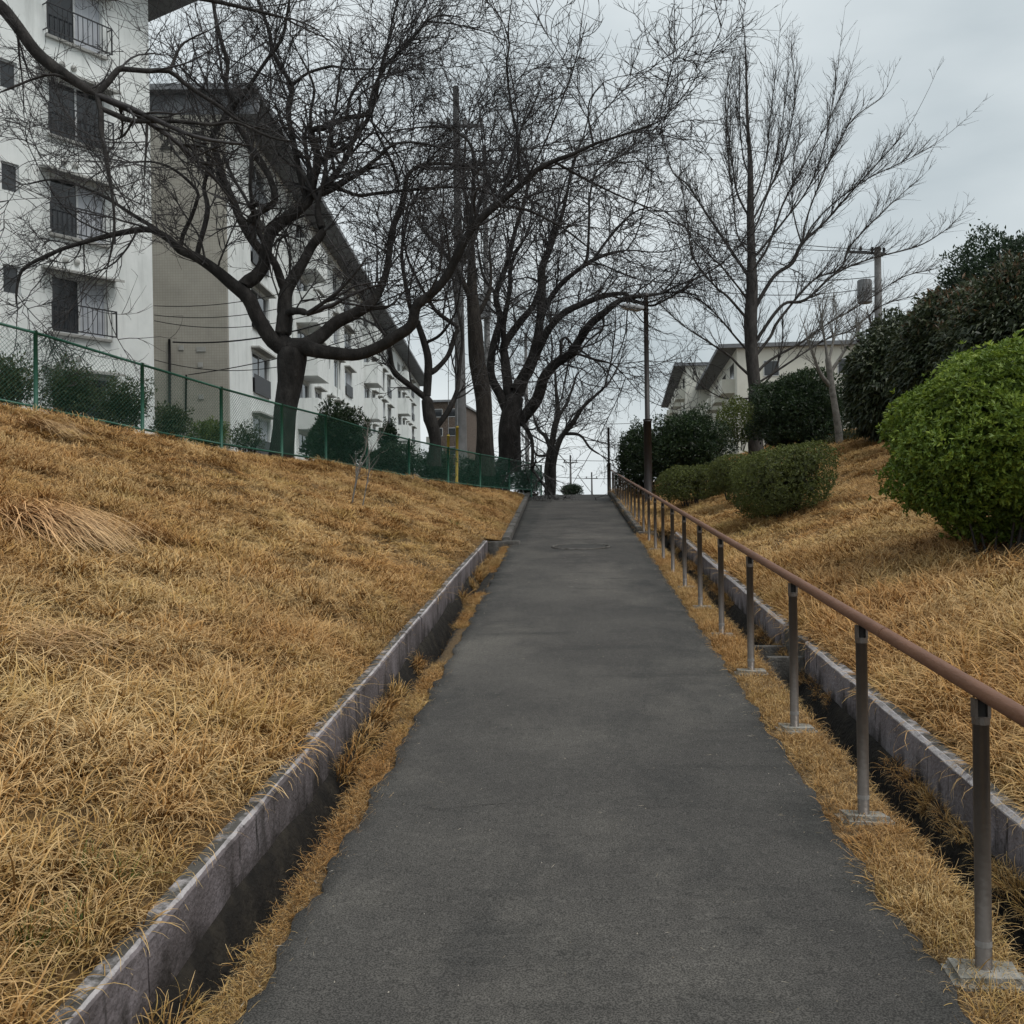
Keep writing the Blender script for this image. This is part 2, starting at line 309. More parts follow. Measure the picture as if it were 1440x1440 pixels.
# ------------------------------------------------------------------ terrain
CREST = 36.0
def Pz(Y):
    Y = np.asarray(Y, float); e = np.maximum(Y-CREST, 0)
    return np.where(Y < CREST, S*Y, S*CREST + S*1.5*(1-np.exp(-e/1.5)) - 0.012*e)
def path_left(Y): return np.interp(Y, [-5, 4, 8, 16.5, 36, 37, 40, 300], [-.95, -.95, -1.0, -1.18, -1.78, -1.8, -1.9, -1.9])
def path_right(Y): return np.full_like(np.asarray(Y, float), 1.02)
fence_px = [(50, 577, 468, 14.9), (200, 608, 513, 16.6), (311, 628, 546, 18.4), (396, 641, 569.5, 20.3), (458, 650, 585, 22.2), (516, 661, 603, 24.1),
            (575, 672, 618, 26.1), (630, 680, 630, 28.3), (675, 686, 639, 30.5), (716, 689, 646, 33.0), (747, 691, 652, 35.3), (761, 691.5, 655, 37.2)]
FB = np.array([PX(a, b, d) for a, b, t, d in fence_px]); FT = np.array([PX(a, t, d) for a, b, t, d in fence_px])
dirn = FB[0]-FB[1]
extra = [FB[0]+dirn*k*np.array([1, 1, .9]) for k in (2, 1)]
FB = np.array(extra+list(FB)); FT = np.array([extra[0]+[0, 0, 1.12], extra[1]+[0, 0, 1.12]]+list(FT))
_fy = np.concatenate([[-8], FB[:, 1], [45, 300]]); _fx = np.concatenate([[-15.0], FB[:, 0], [-2.0, -2.0]]); 
def wall_left(Y): return -1.28-.016*np.asarray(Y, float)
def inner_left(Y): return np.where(np.asarray(Y) < 17.0, wall_left(Y)-.06, path_left(Y)-.13)
def base_left(Y): return Pz(Y)+np.where(np.asarray(Y) < 17.0, .075, np.interp(Y, [17, 36, 40], [.09, .09, .05]))
def fenceX(Y): return np.interp(Y, _fy, _fx)
_fz = np.concatenate([[FB[0, 2]+.4], FB[:, 2], [Pz(45)+.1, Pz(300)+.1]])
def zL(X, Y):
    X = np.asarray(X, float); Y = np.asarray(Y, float)
    q_ = np.clip((Y-13)/9, 0, 1); q_ = q_*q_*(3-2*q_); xi = (wall_left(Y)-.06)*(1-q_)+(path_left(Y)-.13)*q_; xf = fenceX(Y); b = Pz(Y)+.08; zf = np.interp(Y, _fy, _fz)
    t = np.clip((xi-X)/np.maximum(xi-xf, .3), 0, None); tc_ = np.minimum(t, 1)
    z = b+(zf-b)*(tc_*.92+.08*np.sin(tc_*np.pi/2)) + np.where(t > 1, -.35*(1-np.exp(-np.maximum(xf-X, 0)/2.5)), 0)
    amp = np.minimum(1, tc_*6)*np.where(t > 1, .3, 1)*np.clip((1.02-tc_)*8, 0.15, 1)
    return z + .05*amp*snoise(X, Y, 3) - .06*np.clip((tc_-.85)/.15, 0, 1)
XR0 = 1.70
def inner_right(Y): return np.interp(Y, [-10, 18.2, 19.2, 300], [XR0, XR0, 1.14, 1.14])
def zR(X, Y):
    X = np.asarray(X, float); Y = np.asarray(Y, float)
    b = Pz(Y)+np.where(Y < 18.5, .10, .07); wv = np.maximum(X-1.75, 0)
    near = np.maximum(1.75-X, 0)*0
    a = .3*wv; c = 1.55+.055*wv; k = .25
    h = np.clip(.5+.5*(c-a)/k, 0, 1); zz = c+(a-c)*h-k*h*(1-h)
    return b+zz+near + .045*np.minimum(1, wv*2)*snoise(X, Y, 9)
Ys = np.unique(np.concatenate([np.arange(-4, 20, .25), np.arange(20, 44, .4), np.array([17.0, 16.99, 45, 47, 50, 55, 60, 70, 85, 100, 130, 170, 220, 300, 420, 700])]))
tt = np.concatenate([np.linspace(0, 1, 36), 1+np.array([.03, .1, .25, .5, 1, 2, 4, 8, 20, 60])])
rows = []
for Y in Ys:
    xi = float(inner_left(Y)); xf = float(fenceX(Y))
    X = np.where(tt <= 1, xi+(xf-xi)*np.minimum(tt, 1), xf-(tt-1)*8)
    rows.append(np.stack([X, np.full_like(X, Y), zL(X, np.full_like(X, Y))], 1))
gm_ = grid_mesh('ground', np.array(rows)[:, ::-1]); gm_.materials.append(M['slope']); gm_.materials.append(M['yard'])
gm_.polygons.foreach_set('material_index', np.tile((np.arange(len(tt)-1) < 10).astype(np.int32), len(Ys)-1))
tag(link('ground', gm_, None), 'brown grassy bank rising from the ditch to the green fence', 'ground', kind='structure')
uu = np.concatenate([np.linspace(0, 8, 42), np.array([9, 10.5, 13, 17, 25, 40, 80, 200, 500])])
rows = []
for Y in Ys:
    X = float(inner_right(Y))+uu
    rows.append(np.stack([X, np.full_like(X, Y), zR(X, np.full_like(X, Y))], 1))
tag(link('ground', grid_mesh('ground', np.array(rows)), M['slope']), 'brown grassy bank rising behind the handrail to the hedges', 'ground', kind='structure')
# path: slightly cambered sheet with ragged edges
Yp = np.concatenate([np.arange(-4, 44, .06), np.array([45, 48, 55, 70, 100, 200])])
e1 = .012*np.sin(Yp*9.1)+.02*snoise(Yp, 0*Yp, 21); e2 = .012*np.sin(Yp*8.3+1)+.02*snoise(Yp, 0*Yp+5, 22)
_je = np.random.default_rng(12); e1 = e1+_je.normal(size=len(Yp))*.010; e2 = e2+_je.normal(size=len(Yp))*.010
e1 = np.where(Yp < 17, e1, 0); e2 = np.where(Yp < 19, e2, 0)
rows = []
cs = np.linspace(0, 1, 26)
for i, Y in enumerate(Yp):
    xl = float(path_left(Y))+e1[i]; xr = 1.02+e2[i]
    X = xl+(xr-xl)*cs; z = Pz(Y)+.012*(1-(2*cs-1)**2)+.004*snoise(X*2, np.full_like(X, Y)*2, 5)
    X = np.concatenate([[xl-.01], X, [xr+.01]]); z = np.concatenate([[z[0]-.12], z, [z[-1]-.12]])
    rows.append(np.stack([X, np.full_like(X, Y), z], 1))
tag(link('path', grid_mesh('path', np.array(rows)), M['asphalt']), 'worn dark asphalt footpath climbing between the banks', 'path', kind='structure')
# verge soil + ditch on each side (open concrete-lined channel)
def channel(name, side):
    rows = []
    Yc = np.arange(-4, 17.3 if side < 0 else 19.0, .15)
    for Y in Yc:
        b = float(Pz(Y)); j = float(snoise(np.array(Y*3), np.array(2.0), 31+side))*.02
        if side < 0:
            xe = float(path_left(Y)); xw = float(wall_left(Y))
            prof = [(xe+.06, -.03), (xe-.03, -.022), (xe-.12+j, -.03), (xe-.135+j, -.08), (xe-.15+j, -.33), (xw+.11+j, -.38), (xw+.075+j, -.27+j), (xw+.03, -.16+2*j), (xw+.004, -.13+2.4*j), (xw-.06, -.13+2.4*j)]
        else:
            prof = [(.96, -.03), (1.06, -.015), (1.25, -.012), (1.31+j, -.03), (1.335+j, -.08), (1.35+j, -.34), (1.52+j, -.38), (1.56+j, -.22), (1.60, -.14), (1.63, -.11), (1.72, -.11)]
        rows.append([(x, Y, b+z) for x, z in prof])
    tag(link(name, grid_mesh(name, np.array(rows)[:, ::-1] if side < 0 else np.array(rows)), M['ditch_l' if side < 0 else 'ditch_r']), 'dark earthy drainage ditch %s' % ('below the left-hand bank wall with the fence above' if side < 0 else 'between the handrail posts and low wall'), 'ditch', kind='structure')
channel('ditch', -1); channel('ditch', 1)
tag(link('subsoil', grid_mesh('subsoil', np.array([[(x, Y, float(Pz(Y))-.42) for x in (-4, -2, 0, 2, 4)] for Y in np.arange(-4, 60, 1.0)])), M['ditch']), 'dark earth beneath the path and ditches', 'ground', kind='structure')
for lab, x0, x1, y0, y1, z0, z1 in (('rough concrete headwall closing the left ditch', -1.66, -1.02, 16.95, 17.25, -.42, .075), ('rough concrete headwall closing the right ditch', 1.06, 1.76, 18.75, 19.15, -.42, .06), ('short mossy concrete step where right wall ends', 1.60, 1.82, 17.95, 18.74, -.42, .07)):
    o = box_obj('headwall', M['kerb'], None, x0, x1, 0, y1-y0, z0, z1, bevel=.02); o.location = (0, y0, float(Pz(y0))); tag(o, lab, 'wall')

# low concrete walls made of precast blocks, kerbs of kerb stones
def block(bm_len, th, h, seed):
    r = random.Random(seed); bm = bmesh.new()
    n = 14
    for i in range(n+1):
        y = bm_len*i/n; q = [(-th, -.42), (-th, h-.012), (-th+.014, h), (-.016, h), (0, h-.016), (0, -.42)]
        for k, (x, z) in enumerate(q):
            if 1 <= k <= 4: x += r.uniform(-.0025, .0025); z += r.uniform(-.003, .002)
            bm.verts.new((x, y, z))
    bm.verts.ensure_lookup_table()
    for i in range(n):
        for k in range(5):
            a = i*6+k; bm.faces.new([bm.verts[a], bm.verts[a+6], bm.verts[a+7], bm.verts[a+1]])
    bm.faces.new([bm.verts[k] for k in range(6)]); bm.faces.new([bm.verts[n*6+k] for k in range(5, -1, -1)])
    bmesh.ops.recalc_face_normals(bm, faces=bm.faces[:])
    me = bpy.data.meshes.new('concrete_block'); bm.to_mesh(me); bm.free(); return me
def low_wall(label, spans, xfun, side, h):
    t = thing('retaining_wall', label, 'wall')
    for i, (y0, y1) in enumerate(spans):
        me = block(y1-y0-.008, .085, h, i*7+side)
        o = link('concrete_block', me, None, t)
        me.materials.append(M['wall_dirty' if side < 0 else 'wall'])
        x0 = xfun(y0); x1 = xfun(y1); sl = math.atan2(float(Pz(y1)-Pz(y0)), y1-y0); yaw = -math.atan2(x1-x0, y1-y0)
        m = Matrix.Translation((x0+random.uniform(-.006, .006), y0, float(Pz(y0))+random.uniform(-.006, .006))) @ Matrix.Rotation(yaw+random.uniform(-.003, .003), 4, 'Z') @ Matrix.Rotation(sl, 4, 'X')
        if side > 0: m = m @ Matrix.Scale(-1, 4, (1, 0, 0))
        o.matrix_world = m
    return t
low_wall('mossy purple grey concrete wall along the bank below the green fence', [(-3+2.0*i, -3+2.0*(i+1)) for i in range(9)]+[(15, 16.85)], lambda y: float(wall_left(y)), -1, .105)
low_wall('streaked purple grey concrete wall behind the handrail beside the ditch', [(-3, -1), (-1, 1), (1, 3), (3, 5), (5, 6.4), (6.4, 7.65)], lambda y: 1.64, 1, .12)
low_wall('upper length of low concrete wall beyond the catch basin gap behind handrail', [(8.45, 10.4), (10.4, 12.4), (12.4, 14.4), (14.4, 16.4), (16.4, 17.9)], lambda y: 1.64, 1, .12)
def kerb(label, y0, y1, xfun, side):
    t = thing('kerb', label, 'kerb')
    y = y0
    while y < y1-.1:
        ye = min(y+.9, y1); L = ye-y-.01
        bm = bmesh.new(); add_box(bm, (-.13 if side < 0 else 0), (0 if side < 0 else .13), 0, L, -.2, .12)
        bmesh.ops.bevel(bm, geom=bm.edges[:], offset=.014, segments=2, affect='EDGES')
        o = bm_obj('kerb_stone', bm, M['kerb'], t)
        x0 = xfun(y); x1 = xfun(ye)
        o.matrix_world = Matrix.Translation((x0, y, float(Pz(y))+random.uniform(-.008, .008))) @ Matrix.Rotation(-math.atan2(x1-x0, ye-y), 4, 'Z') @ Matrix.Rotation(math.atan2(float(Pz(ye)-Pz(y)), ye-y), 4, 'X')
        y = ye
kerb('dark mossy kerb at the top of the path below the fence end', 17.15, 37.5, lambda y: float(path_left(y)), -1)
kerb('dark mossy kerb at the top of the path under the handrail', 19.2, 38.5, lambda y: 1.03, 1)
# catch basin in the gap of the right-hand wall
t = thing('catch_basin', 'small concrete catch basin in the gap between the low walls', 'drain', (1.5, 8.05, float(Pz(8.05))))
box_obj('slab', M['kerb'], t, -.12, .145, -.36, -.28, -.35, -.03, bevel=.01); box_obj('slab', M['kerb'], t, -.12, .145, .30, .38, -.35, -.04, bevel=.01)
box_obj('back_slab', M['kerb'], t, .15, .26, -.40, .40, -.35, .095, bevel=.012)

# ------------------------------------------------------------------ handrail
XRAIL, HR = 1.165, .825
hr = thing('handrail', 'brown tubular handrail on bronze posts along the path', 'handrail', (XRAIL, 3.12, float(Pz(3.12))))
hro = np.array([XRAIL, 3.12, float(Pz(3.12))])
post_y = [1.62, 3.07, 4.34, 5.71, 7.14, 8.60, 10.10]+[11.58+1.48*i for i in range(18)]
def rel(p): return [p[0]-hro[0], p[1]-hro[1], p[2]-hro[2]]
Yr = np.linspace(.6, 37.6, 60)
tube_obj('rail', M['rail'], hr, [rel((XRAIL, y, float(S*min(y, 38.4))+HR)) for y in Yr], .0245, 16)
post_me = None
for i, y in enumerate(post_y):
    b = float(Pz(y)) if y < CREST else S*y-.02
    if post_me is None:
        o = tube_obj('post', M['post'], hr, [(0, 0, -.10), (0, 0, HR-.085)], .0235, 14); post_me = o.data
        bm = bmesh.new()
        bmesh.ops.create_cone(bm, cap_ends=True, segments=14, radius1=.0255, radius2=.0255, depth=.022, matrix=Matrix.Translation((0, 0, HR-.085)))
        for sx in (-1, 1): add_box(bm, *sorted((sx*.014, sx*.023)), -.017, .017, HR-.078, HR-.022)
        brk = bm_obj('bracket', bm, M['post'], None); brk_me = brk.data; bpy.data.objects.remove(brk)
        bm = bmesh.new(); add_box(bm, -.012, .012, -.010, .010, HR-.080, HR-.024)
        sl_ = bm_obj('slot', bm, M['slot'], None); slot_me = sl_.data; bpy.data.objects.remove(sl_)
        bm = bmesh.new(); bmesh.ops.create_cone(bm, cap_ends=False, segments=14, radius1=.0242, radius2=.0242, depth=.018, matrix=Matrix.Translation((0, 0, .085)))
        st_ = bm_obj('sticker', bm, M['sticker'], None); stick_me = st_.data; bpy.data.objects.remove(st_)
    else: o = link('post', post_me, None, hr)
    o.location = rel((XRAIL, y, b))
    link('bracket', brk_me, None, o); link('bracket_slot', slot_me, None, o)
    if i < 8: link('sticker_band', stick_me, None, o)
    if y < 19 and i not in (8, 9, 11):
        bm = bmesh.new(); add_box(bm, -.10, .11, -.08, .08, -.16, .012)
        for v in bm.verts: v.co.x += random.uniform(-.02, .02); v.co.y += random.uniform(-.02, .02); v.co.z += random.uniform(-.006, .006)
        bmesh.ops.bevel(bm, geom=bm.edges[:], offset=.02, segments=2, affect='EDGES')
        f_ = bm_obj('footing', bm, M['footing'], hr); f_.location = rel((XRAIL, y, b)); f_.rotation_euler.z = random.uniform(-.12, .12)
for y in (4.0, 10.0, 16.0, 22.0):
    q = S*y+HR
    tube_obj('joint_ring', M['rail'], hr, [rel((XRAIL, y, q)), rel((XRAIL, y+.012, q+S*.012))], .0262, 16)

cr = np.random.default_rng(8); xs_ = np.linspace(-.75, .15, 40); pts_ = np.stack([xs_, 4.45+np.cumsum(cr.normal(size=40))*.011, np.zeros(40)], 1); pts_[:, 2] = Pz(pts_[:, 1])+.0135
tag(link('path_crack', fastmesh('path_crack', np.concatenate([pts_-np.outer(cr.uniform(.2, 1.6, 40), [0, .0016, 0]), pts_+np.outer(cr.uniform(.2, 1.6, 40), [0, .0016, 0])]), np.array([(i, i+1, 41+i, 40+i) for i in range(39)])), M['slot']), 'hairline crack across the asphalt path', 'crack', kind='structure')
# manhole cover
mz = float(Pz(16.4))
t = thing('manhole_cover', 'round iron manhole cover set in the asphalt path', 'manhole', (.0, 16.4, mz+.012)); t.rotation_euler.x = math.atan(S)
bm = bmesh.new(); bmesh.ops.create_cone(bm, cap_ends=True, segments=40, radius1=.40, radius2=.395, depth=.016, matrix=Matrix.Translation((0, 0, .008))); bm_obj('lid', bm, M['iron'], t)
tube_obj('frame_ring', M['kerb'], t, [(.46*math.cos(a), .46*math.sin(a), .004) for a in np.linspace(0, 2*math.pi, 41)], .022, 6, cap=False)

# ------------------------------------------------------------------ chain link fence
fn = thing('chain_link_fence', 'green chain link fence along the top of the grassy bank', 'fence', FB[6])
fo = FB[6]
def fr(p): return tuple(np.asarray(p)-fo)
for a, b in zip(FB, FT):
    tube_obj('post', M['fence'], fn, [fr(a-[0, 0, .3]), fr(b+[0, 0, .03])], .032, 8)
for i in range(len(FB)-1):
    a0, b0, a1, b1 = FB[i]+[0, 0, .05], FT[i], FB[i+1]+[0, 0, .05], FT[i+1]
    tube_obj('top_rail', M['fence'], fn, [fr(b0), fr(b1)], .021, 8); tube_obj('bottom_rail', M['fence'], fn, [fr(a0), fr(a1)], .019, 8)
    Lp = np.linalg.norm(a1-a0); H = np.linalg.norm(b0-a0); st = .068; n = int(Lp/st); k = H/Lp*1.0
    seg = []
    for s_ in (-1, 1):
        for j in range(-int(H/st)-1, n+int(H/st)+2):
            u0 = j*st/Lp; u1 = u0+s_*H/Lp; v0, v1 = 0.0, 1.0
            for uu_, fl in ((0.0, 0), (1.0, 1)):
                pass
            lo, hi = min(u0, u1), max(u0, u1)
            if hi <= 0 or lo >= 1: continue
            ta = np.clip((np.array([0.0, 1.0])-u0)/(u1-u0), 0, 1); t0, t1 = min(ta), max(ta)
            if t1-t0 < .01: continue
            def pt(tv):
                u = u0+(u1-u0)*tv; lo_ = a0+(a1-a0)*u; hi_ = b0+(b1-b0)*u; return lo_+(hi_-lo_)*tv
            seg.append([fr(pt(t0)), fr(pt((t0+t1)/2)), fr(pt(t1))])
    seg = np.array(seg); v, f = tube_arrays(seg, np.full(seg.shape[:2], .0024), 3)
    tag(link('mesh_panel', fastmesh('mesh_panel', v, f), M['fence'], fn), kind='stuff')

# ------------------------------------------------------------------ buildings
def facade(name, m, parent, x0, x1, z0, z1, openings, reveal=.14, y=0.0):
    """wall sheet in the local xz plane facing +y with real openings and reveals"""
    xs = sorted({x0, x1, *[v for o in openings for v in o[:2]]}); zs = sorted({z0, z1, *[v for o in openings for v in o[2:4]]})
    bm = bmesh.new(); cache = {}
    def V(x, yy, z):
        k = (round(x, 4), round(yy, 4), round(z, 4))
        if k not in cache: cache[k] = bm.verts.new((x, yy, z))
        return cache[k]
    for i in range(len(xs)-1):
        for j in range(len(zs)-1):
            cx, cz = (xs[i]+xs[i+1])/2, (zs[j]+zs[j+1])/2
            if any(o[0] < cx < o[1] and o[2] < cz < o[3] for o in openings): continue
            bm.faces.new([V(xs[i], y, zs[j]), V(xs[i], y, zs[j+1]), V(xs[i+1], y, zs[j+1]), V(xs[i+1], y, zs[j])])
    for o in openings:
        q = [(o[0], o[2]), (o[1], o[2]), (o[1], o[3]), (o[0], o[3])]
        for k in range(4):
            a, b = q[k], q[(k+1) % 4]
            bm.faces.new([bm.verts.new((a[0], y, a[1])), bm.verts.new((b[0], y, b[1])), bm.verts.new((b[0], y-reveal, b[1])), bm.verts.new((a[0], y-reveal, a[1]))])
    return bm_obj(name, bm, m, parent)
def window(parent, x0, x1, z0, z1, y=0.0, panes=2, curtain=None, rev=.14):
    fr_ = .045
    bm = bmesh.new(); yb = y-rev+.015
    add_box(bm, x0, x0+fr_, yb, yb+.06, z0, z1); add_box(bm, x1-fr_, x1, yb, yb+.06, z0, z1)
    add_box(bm, x0+fr_, x1-fr_, yb, yb+.06, z0, z0+fr_); add_box(bm, x0+fr_, x1-fr_, yb, yb+.06, z1-fr_, z1)
    for k in range(1, panes):
        xm = x0+(x1-x0)*k/panes; add_box(bm, xm-.03, xm+.03, yb+.005, yb+.055, z0+fr_, z1-fr_)
    wd = bm_obj('window', bm, M['alu'], parent)
    for k in range(panes):
        a = x0+(x1-x0)*k/panes; b = x0+(x1-x0)*(k+1)/panes
        box_obj('pane', M['curtain'] if (curtain is not None and k == curtain) else M['glass'], wd, a+.03, b-.03, yb+.012, yb+.024, z0+.03, z1-.03)
    return wd
bar_me = None
def railing(parent, x0, x1, z0, z1, y):
    bm = bmesh.new()
    for z in (z0, z1): add_box(bm, x0, x1, y-.015, y+.015, z-.016, z+.016)
    for x in (x0, x1):
        add_box(bm, x-.017, x+.017, y-.017, y+.017, z0-.018, z1+.018)
        for z in (z0+.02, z1-.02): add_box(bm, x-.012, x+.012, .0, y-.015, z-.012, z+.012)
    r = bm_obj('balcony_railing', bm, M['black'], parent); n = 13
    me = None
    for k in range(1, n):
        x = x0+(x1-x0)*k/n
        if me is None:
            o = box_obj('bar', M['black'], r, -.008, .008, -.008, .008, z0+.014-z0, z1-.014-z0); me = o.data
        else: o = link('bar', me, None, r)
        o.location = (x, y, z0)
    return r
def local(o_mat, p): return o_mat.inverted() @ Vector(p)
# building one: facade turned towards the path
c1 = PX(216, 480, 30.5); GB1 = 2.3
ux, uy = CF(-.555, -.832); m1 = Matrix(((ux, -uy, 0, c1[0]), (uy, ux, 0, c1[1]), (0, 0, 1, GB1), (0, 0, 0, 1)))
# y axis = x axis turned by +90 degrees = outward normal
B1 = thing('apartment_block', 'white five storey apartment block with black window railings behind the fence', 'building', mat=m1)
def on_facade(px, py, mw):
    o = Vector(CAM); d = Vector(_f+(px-720)/F*_r+(720-py)/F*_u); inv = mw.inverted(); lo = inv @ o; ld = inv.to_3x3() @ d
    s = -lo.y/ld.y; q = lo+ld*s; return q.x, q.z
zr = on_facade(67, 425, m1)[1]-.0           # railing top, first floor above ground
xa = on_facade(157, 440, m1)[0]; xb = on_facade(67, 425, m1)[0]
sx0 = on_facade(27, 250, m1)[0]; sx1 = on_facade(2, 250, m1)[0]
ST = 2.7; ops1 = []; L1 = 22.0
def b1cols():
    for c in range(3):
        yield c*7.2
for f in range(5):
    rt = zr+(f-1)*ST
    for off in b1cols():
        ops1.append((xa+.14+off, xb-.14+off, rt-.78, rt+.78)); ops1.append((sx0+off, sx1+off, rt+.05, rt+.82))
H1 = zr+3*ST+1.75
facade('wall', M['white'], B1, 0, L1, -1.5, H1, ops1)
bm = bmesh.new(); add_box(bm, 0.002, L1, -9.5, -.16, -1.5, H1-.01); bm_obj('inner_block', bm, M['white'], B1)
bm = bmesh.new(); add_box(bm, 0, .02, -9.5, -.001, -1.5, H1-.005); bm_obj('end_wall', bm, M['white'], B1)
rf = box_obj('roof_slab', M['soffit'], B1, -1.25, L1+1, -10.5, .95, H1, H1+.22)
for f in range(5):
    rt = zr+(f-1)*ST
    for ci, off in enumerate(b1cols()):
        window(B1, xa+.14+off, xb-.14+off, rt-.78, rt+.78, curtain=[None, 0, 0, None, 0][f] if ci == 0 else None)
        window(B1, sx0+off, sx1+off, rt+.05, rt+.82, panes=1)
        railing(B1, xa+off, xb+off, rt-.72, rt, .22)
        bm = bmesh.new(); add_box(bm, xa-.15+off, xb+.18+off, .002, .42, rt+.93, rt+1.0)
        for v in bm.verts:
            if v.co.y > .2: v.co.z -= .09
        bm_obj('awning', bm, M['grey_render'], B1)
        box_obj('sill', M['grey_render'], B1, xa+.05+off, xb-.05+off, .002, .09, rt-.86, rt-.785)
        for k in (0, .35):
            bm = bmesh.new(); bmesh.ops.create_uvsphere(bm, u_segments=10, v_segments=6, radius=.09, matrix=Matrix.Translation(((xa+xb)/2+.1+k+off, .02, rt+1.25-.03*k)))
            bm_obj('vent_hood', bm, M['grey_render'], B1, smooth=True)
# building two: tiled gable towards us, long white side along the path
c2 = PX(322, 480, 38.6); GB2 = 2.2
dv = np.array([(705-720)/F, 1.0]); dv /= np.linalg.norm(dv); dx, dy = CF(dv[0], dv[1])
m2 = Matrix(((dx, dy, 0, c2[0]), (dy, -dx, 0, c2[1]), (0, 0, 1, GB2), (0, 0, 0, 1)))   # x runs away from us, y = outward (to the right): mirrored handedness handled below
m2 = Matrix(((-dx, dy, 0, c2[0]), (-dy, -dx, 0, c2[1]), (0, 0, 1, GB2), (0, 0, 0, 1)))  # x runs towards us, y outward to the right
B2 = thing('apartment_block', 'long white apartment block with tan tiled end wall bearing number 2 3', 'building', mat=m2)
zt = on_facade(358, 495, m2)[1]; ST2 = 2.7; L2 = 92.0; H2 = zt+3*ST2+.95
ops2 = []; wins = []; balc = []
x = 3.3; pat = [('w', 3.0), ('g', 6.3), ('b', 3.4), ('g', 1.6), ('w', 1.8), ('g', 2.2), ('s', 1.0), ('g', 1.6), ('w', 2.4), ('g', 2.0)]
x = 3.6; k = 0
while x < L2-5:
    kind, ln = pat[k % len(pat)]; k += 1
    if kind in 'ws': wins.append((-x-ln, -x, kind))
    if kind == 'b': balc.append((-x-ln, -x))
    x += ln
for f in range(5):
    tp = zt+(f-1)*ST2
    for a, b, kd in wins: ops2.append((a, b, tp-(1.7 if kd == 'w' else .9), tp))
    for a, b in balc: ops2.append((a+.3, b-.3, tp-2.0, tp))
facade('wall', M['white'], B2, -L2, 0, -1.5, H2, ops2)
W2 = 11.5
bm = bmesh.new(); add_box(bm, -L2, -.004, -W2, -.17, -1.5, H2-.01); bm_obj('inner_block', bm, M['white'], B2)
o = box_obj('tiled_wall', M['tile'], B2, 0, W2, -.0, .25, 0, H2+1.5)
o.matrix_local = Matrix.Translation((0, 0, -1.5)) @ Matrix.Rotation(-math.pi/2, 4, 'Z')
# eave: thick dark fascia with sloping overhang along the long side and across the gable
rf2 = box_obj('roof_slab', M['soffit'], B2, -L2-.9, .75, -W2-1, 1.35, H2, H2+.22)
box_obj('fascia', M['soffit'], rf2, -.02, .27, -W2, 1.3, H2-.75, H2-.003)
for f in range(5):
    tp = zt+(f-1)*ST2
    for i, (a, b, kd) in enumerate(wins):
        window(B2, a, b, tp-(1.7 if kd == 'w' else .9), tp, panes=2 if kd == 'w' else 1, curtain=(0 if (i+f) % 3 == 0 else None))
        if kd == 'w' and i % 2 == 0: box_obj('window_guard', M['black'], B2, a+.05, b-.05, .06, .09, tp-1.72, tp-.95)
        bm = bmesh.new(); add_box(bm, a-.2, b+.2, .002, .35, tp+.10, tp+.17)
        bm_obj('awning', bm, M['grey_render'], B2)
    for a, b in balc:
        bx = box_obj('balcony', M['white'], B2, a, b, .002, 1.05, tp-2.55, tp-2.28)
        box_obj('parapet', M['white'], bx, a, b, .95, 1.05, tp-2.277, tp-.98); box_obj('parapet', M['white'], bx, a, a+.1, .002, .947, tp-2.277, tp-.98); box_obj('parapet', M['white'], bx, b-.1, b, .002, .947, tp-2.277, tp-.98)
        window(B2, a+.3, b-.3, tp-2.0, tp, panes=2, curtain=1 if (f % 2) else None)
for x in (-11.8, -25.5, -47.8, -70): tube_obj('drain_pipe', M['white'], B2, [(x, .07, -1.4), (x, .07, H2)], .05, 8)
# building number on the tiled end wall
def digit(ch, px, py, size):
    cu = bpy.data.curves.new('digit', 'FONT'); cu.body = ch; cu.size = size; cu.extrude = .012; cu.offset = .028; cu.align_x = 'CENTER'; cu.align_y = 'CENTER'
    tmp = bpy.data.objects.new('digit', cu); C.objects.link(tmp); bpy.context.view_layer.update()
    me = bpy.data.meshes.new_from_object(tmp.evaluated_get(bpy.context.evaluated_depsgraph_get())); bpy.data.objects.remove(tmp)
    o = link('number_digit', me, M['number'], B2)
    # gable plane is local x = .25, facing +x
    oo = Vector(CAM); d = Vector(_f+(px-720)/F*_r+(720-py)/F*_u); inv = m2.inverted(); lo = inv @ oo; ld = inv.to_3x3() @ d; s = (.27-lo.x)/ld.x; q = lo+ld*s
    o.matrix_local = Matrix.Translation(q) @ Matrix(((0, 0, 1, 0), (1, 0, 0, 0), (0, 1, 0, 0), (0, 0, 0, 1)))
digit('2', 234, 199, .95); digit('3', 277, 199, .95)
def gable_pt(px, py, off=.27):
    oo = Vector(CAM); d = Vector(_f+(px-720)/F*_r+(720-py)/F*_u); inv = m2.inverted(); lo = inv @ oo; ld = inv.to_3x3() @ d; s = (off-lo.x)/ld.x; return lo+ld*s
tube_obj('conduit', M['cable'], B2, [gable_pt(238, 477, .32), gable_pt(238.5, 500, .32), gable_pt(239, 605, .32)], .05, 6)
tube_obj('conduit', M['cable'], B2, [gable_pt(262, 527, .31), gable_pt(261, 590, .31), gable_pt(258, 612, .31)], .035, 6)
for px, py in ((280, 491), (286, 491), (282, 513), (255, 489), (283, 558)):
    q = gable_pt(px, py, .252); box_obj('vent', M['grey_render'], B2, q.x, q.x+.03, q.y-.09, q.y+.09, q.z-.09, q.z+.09)
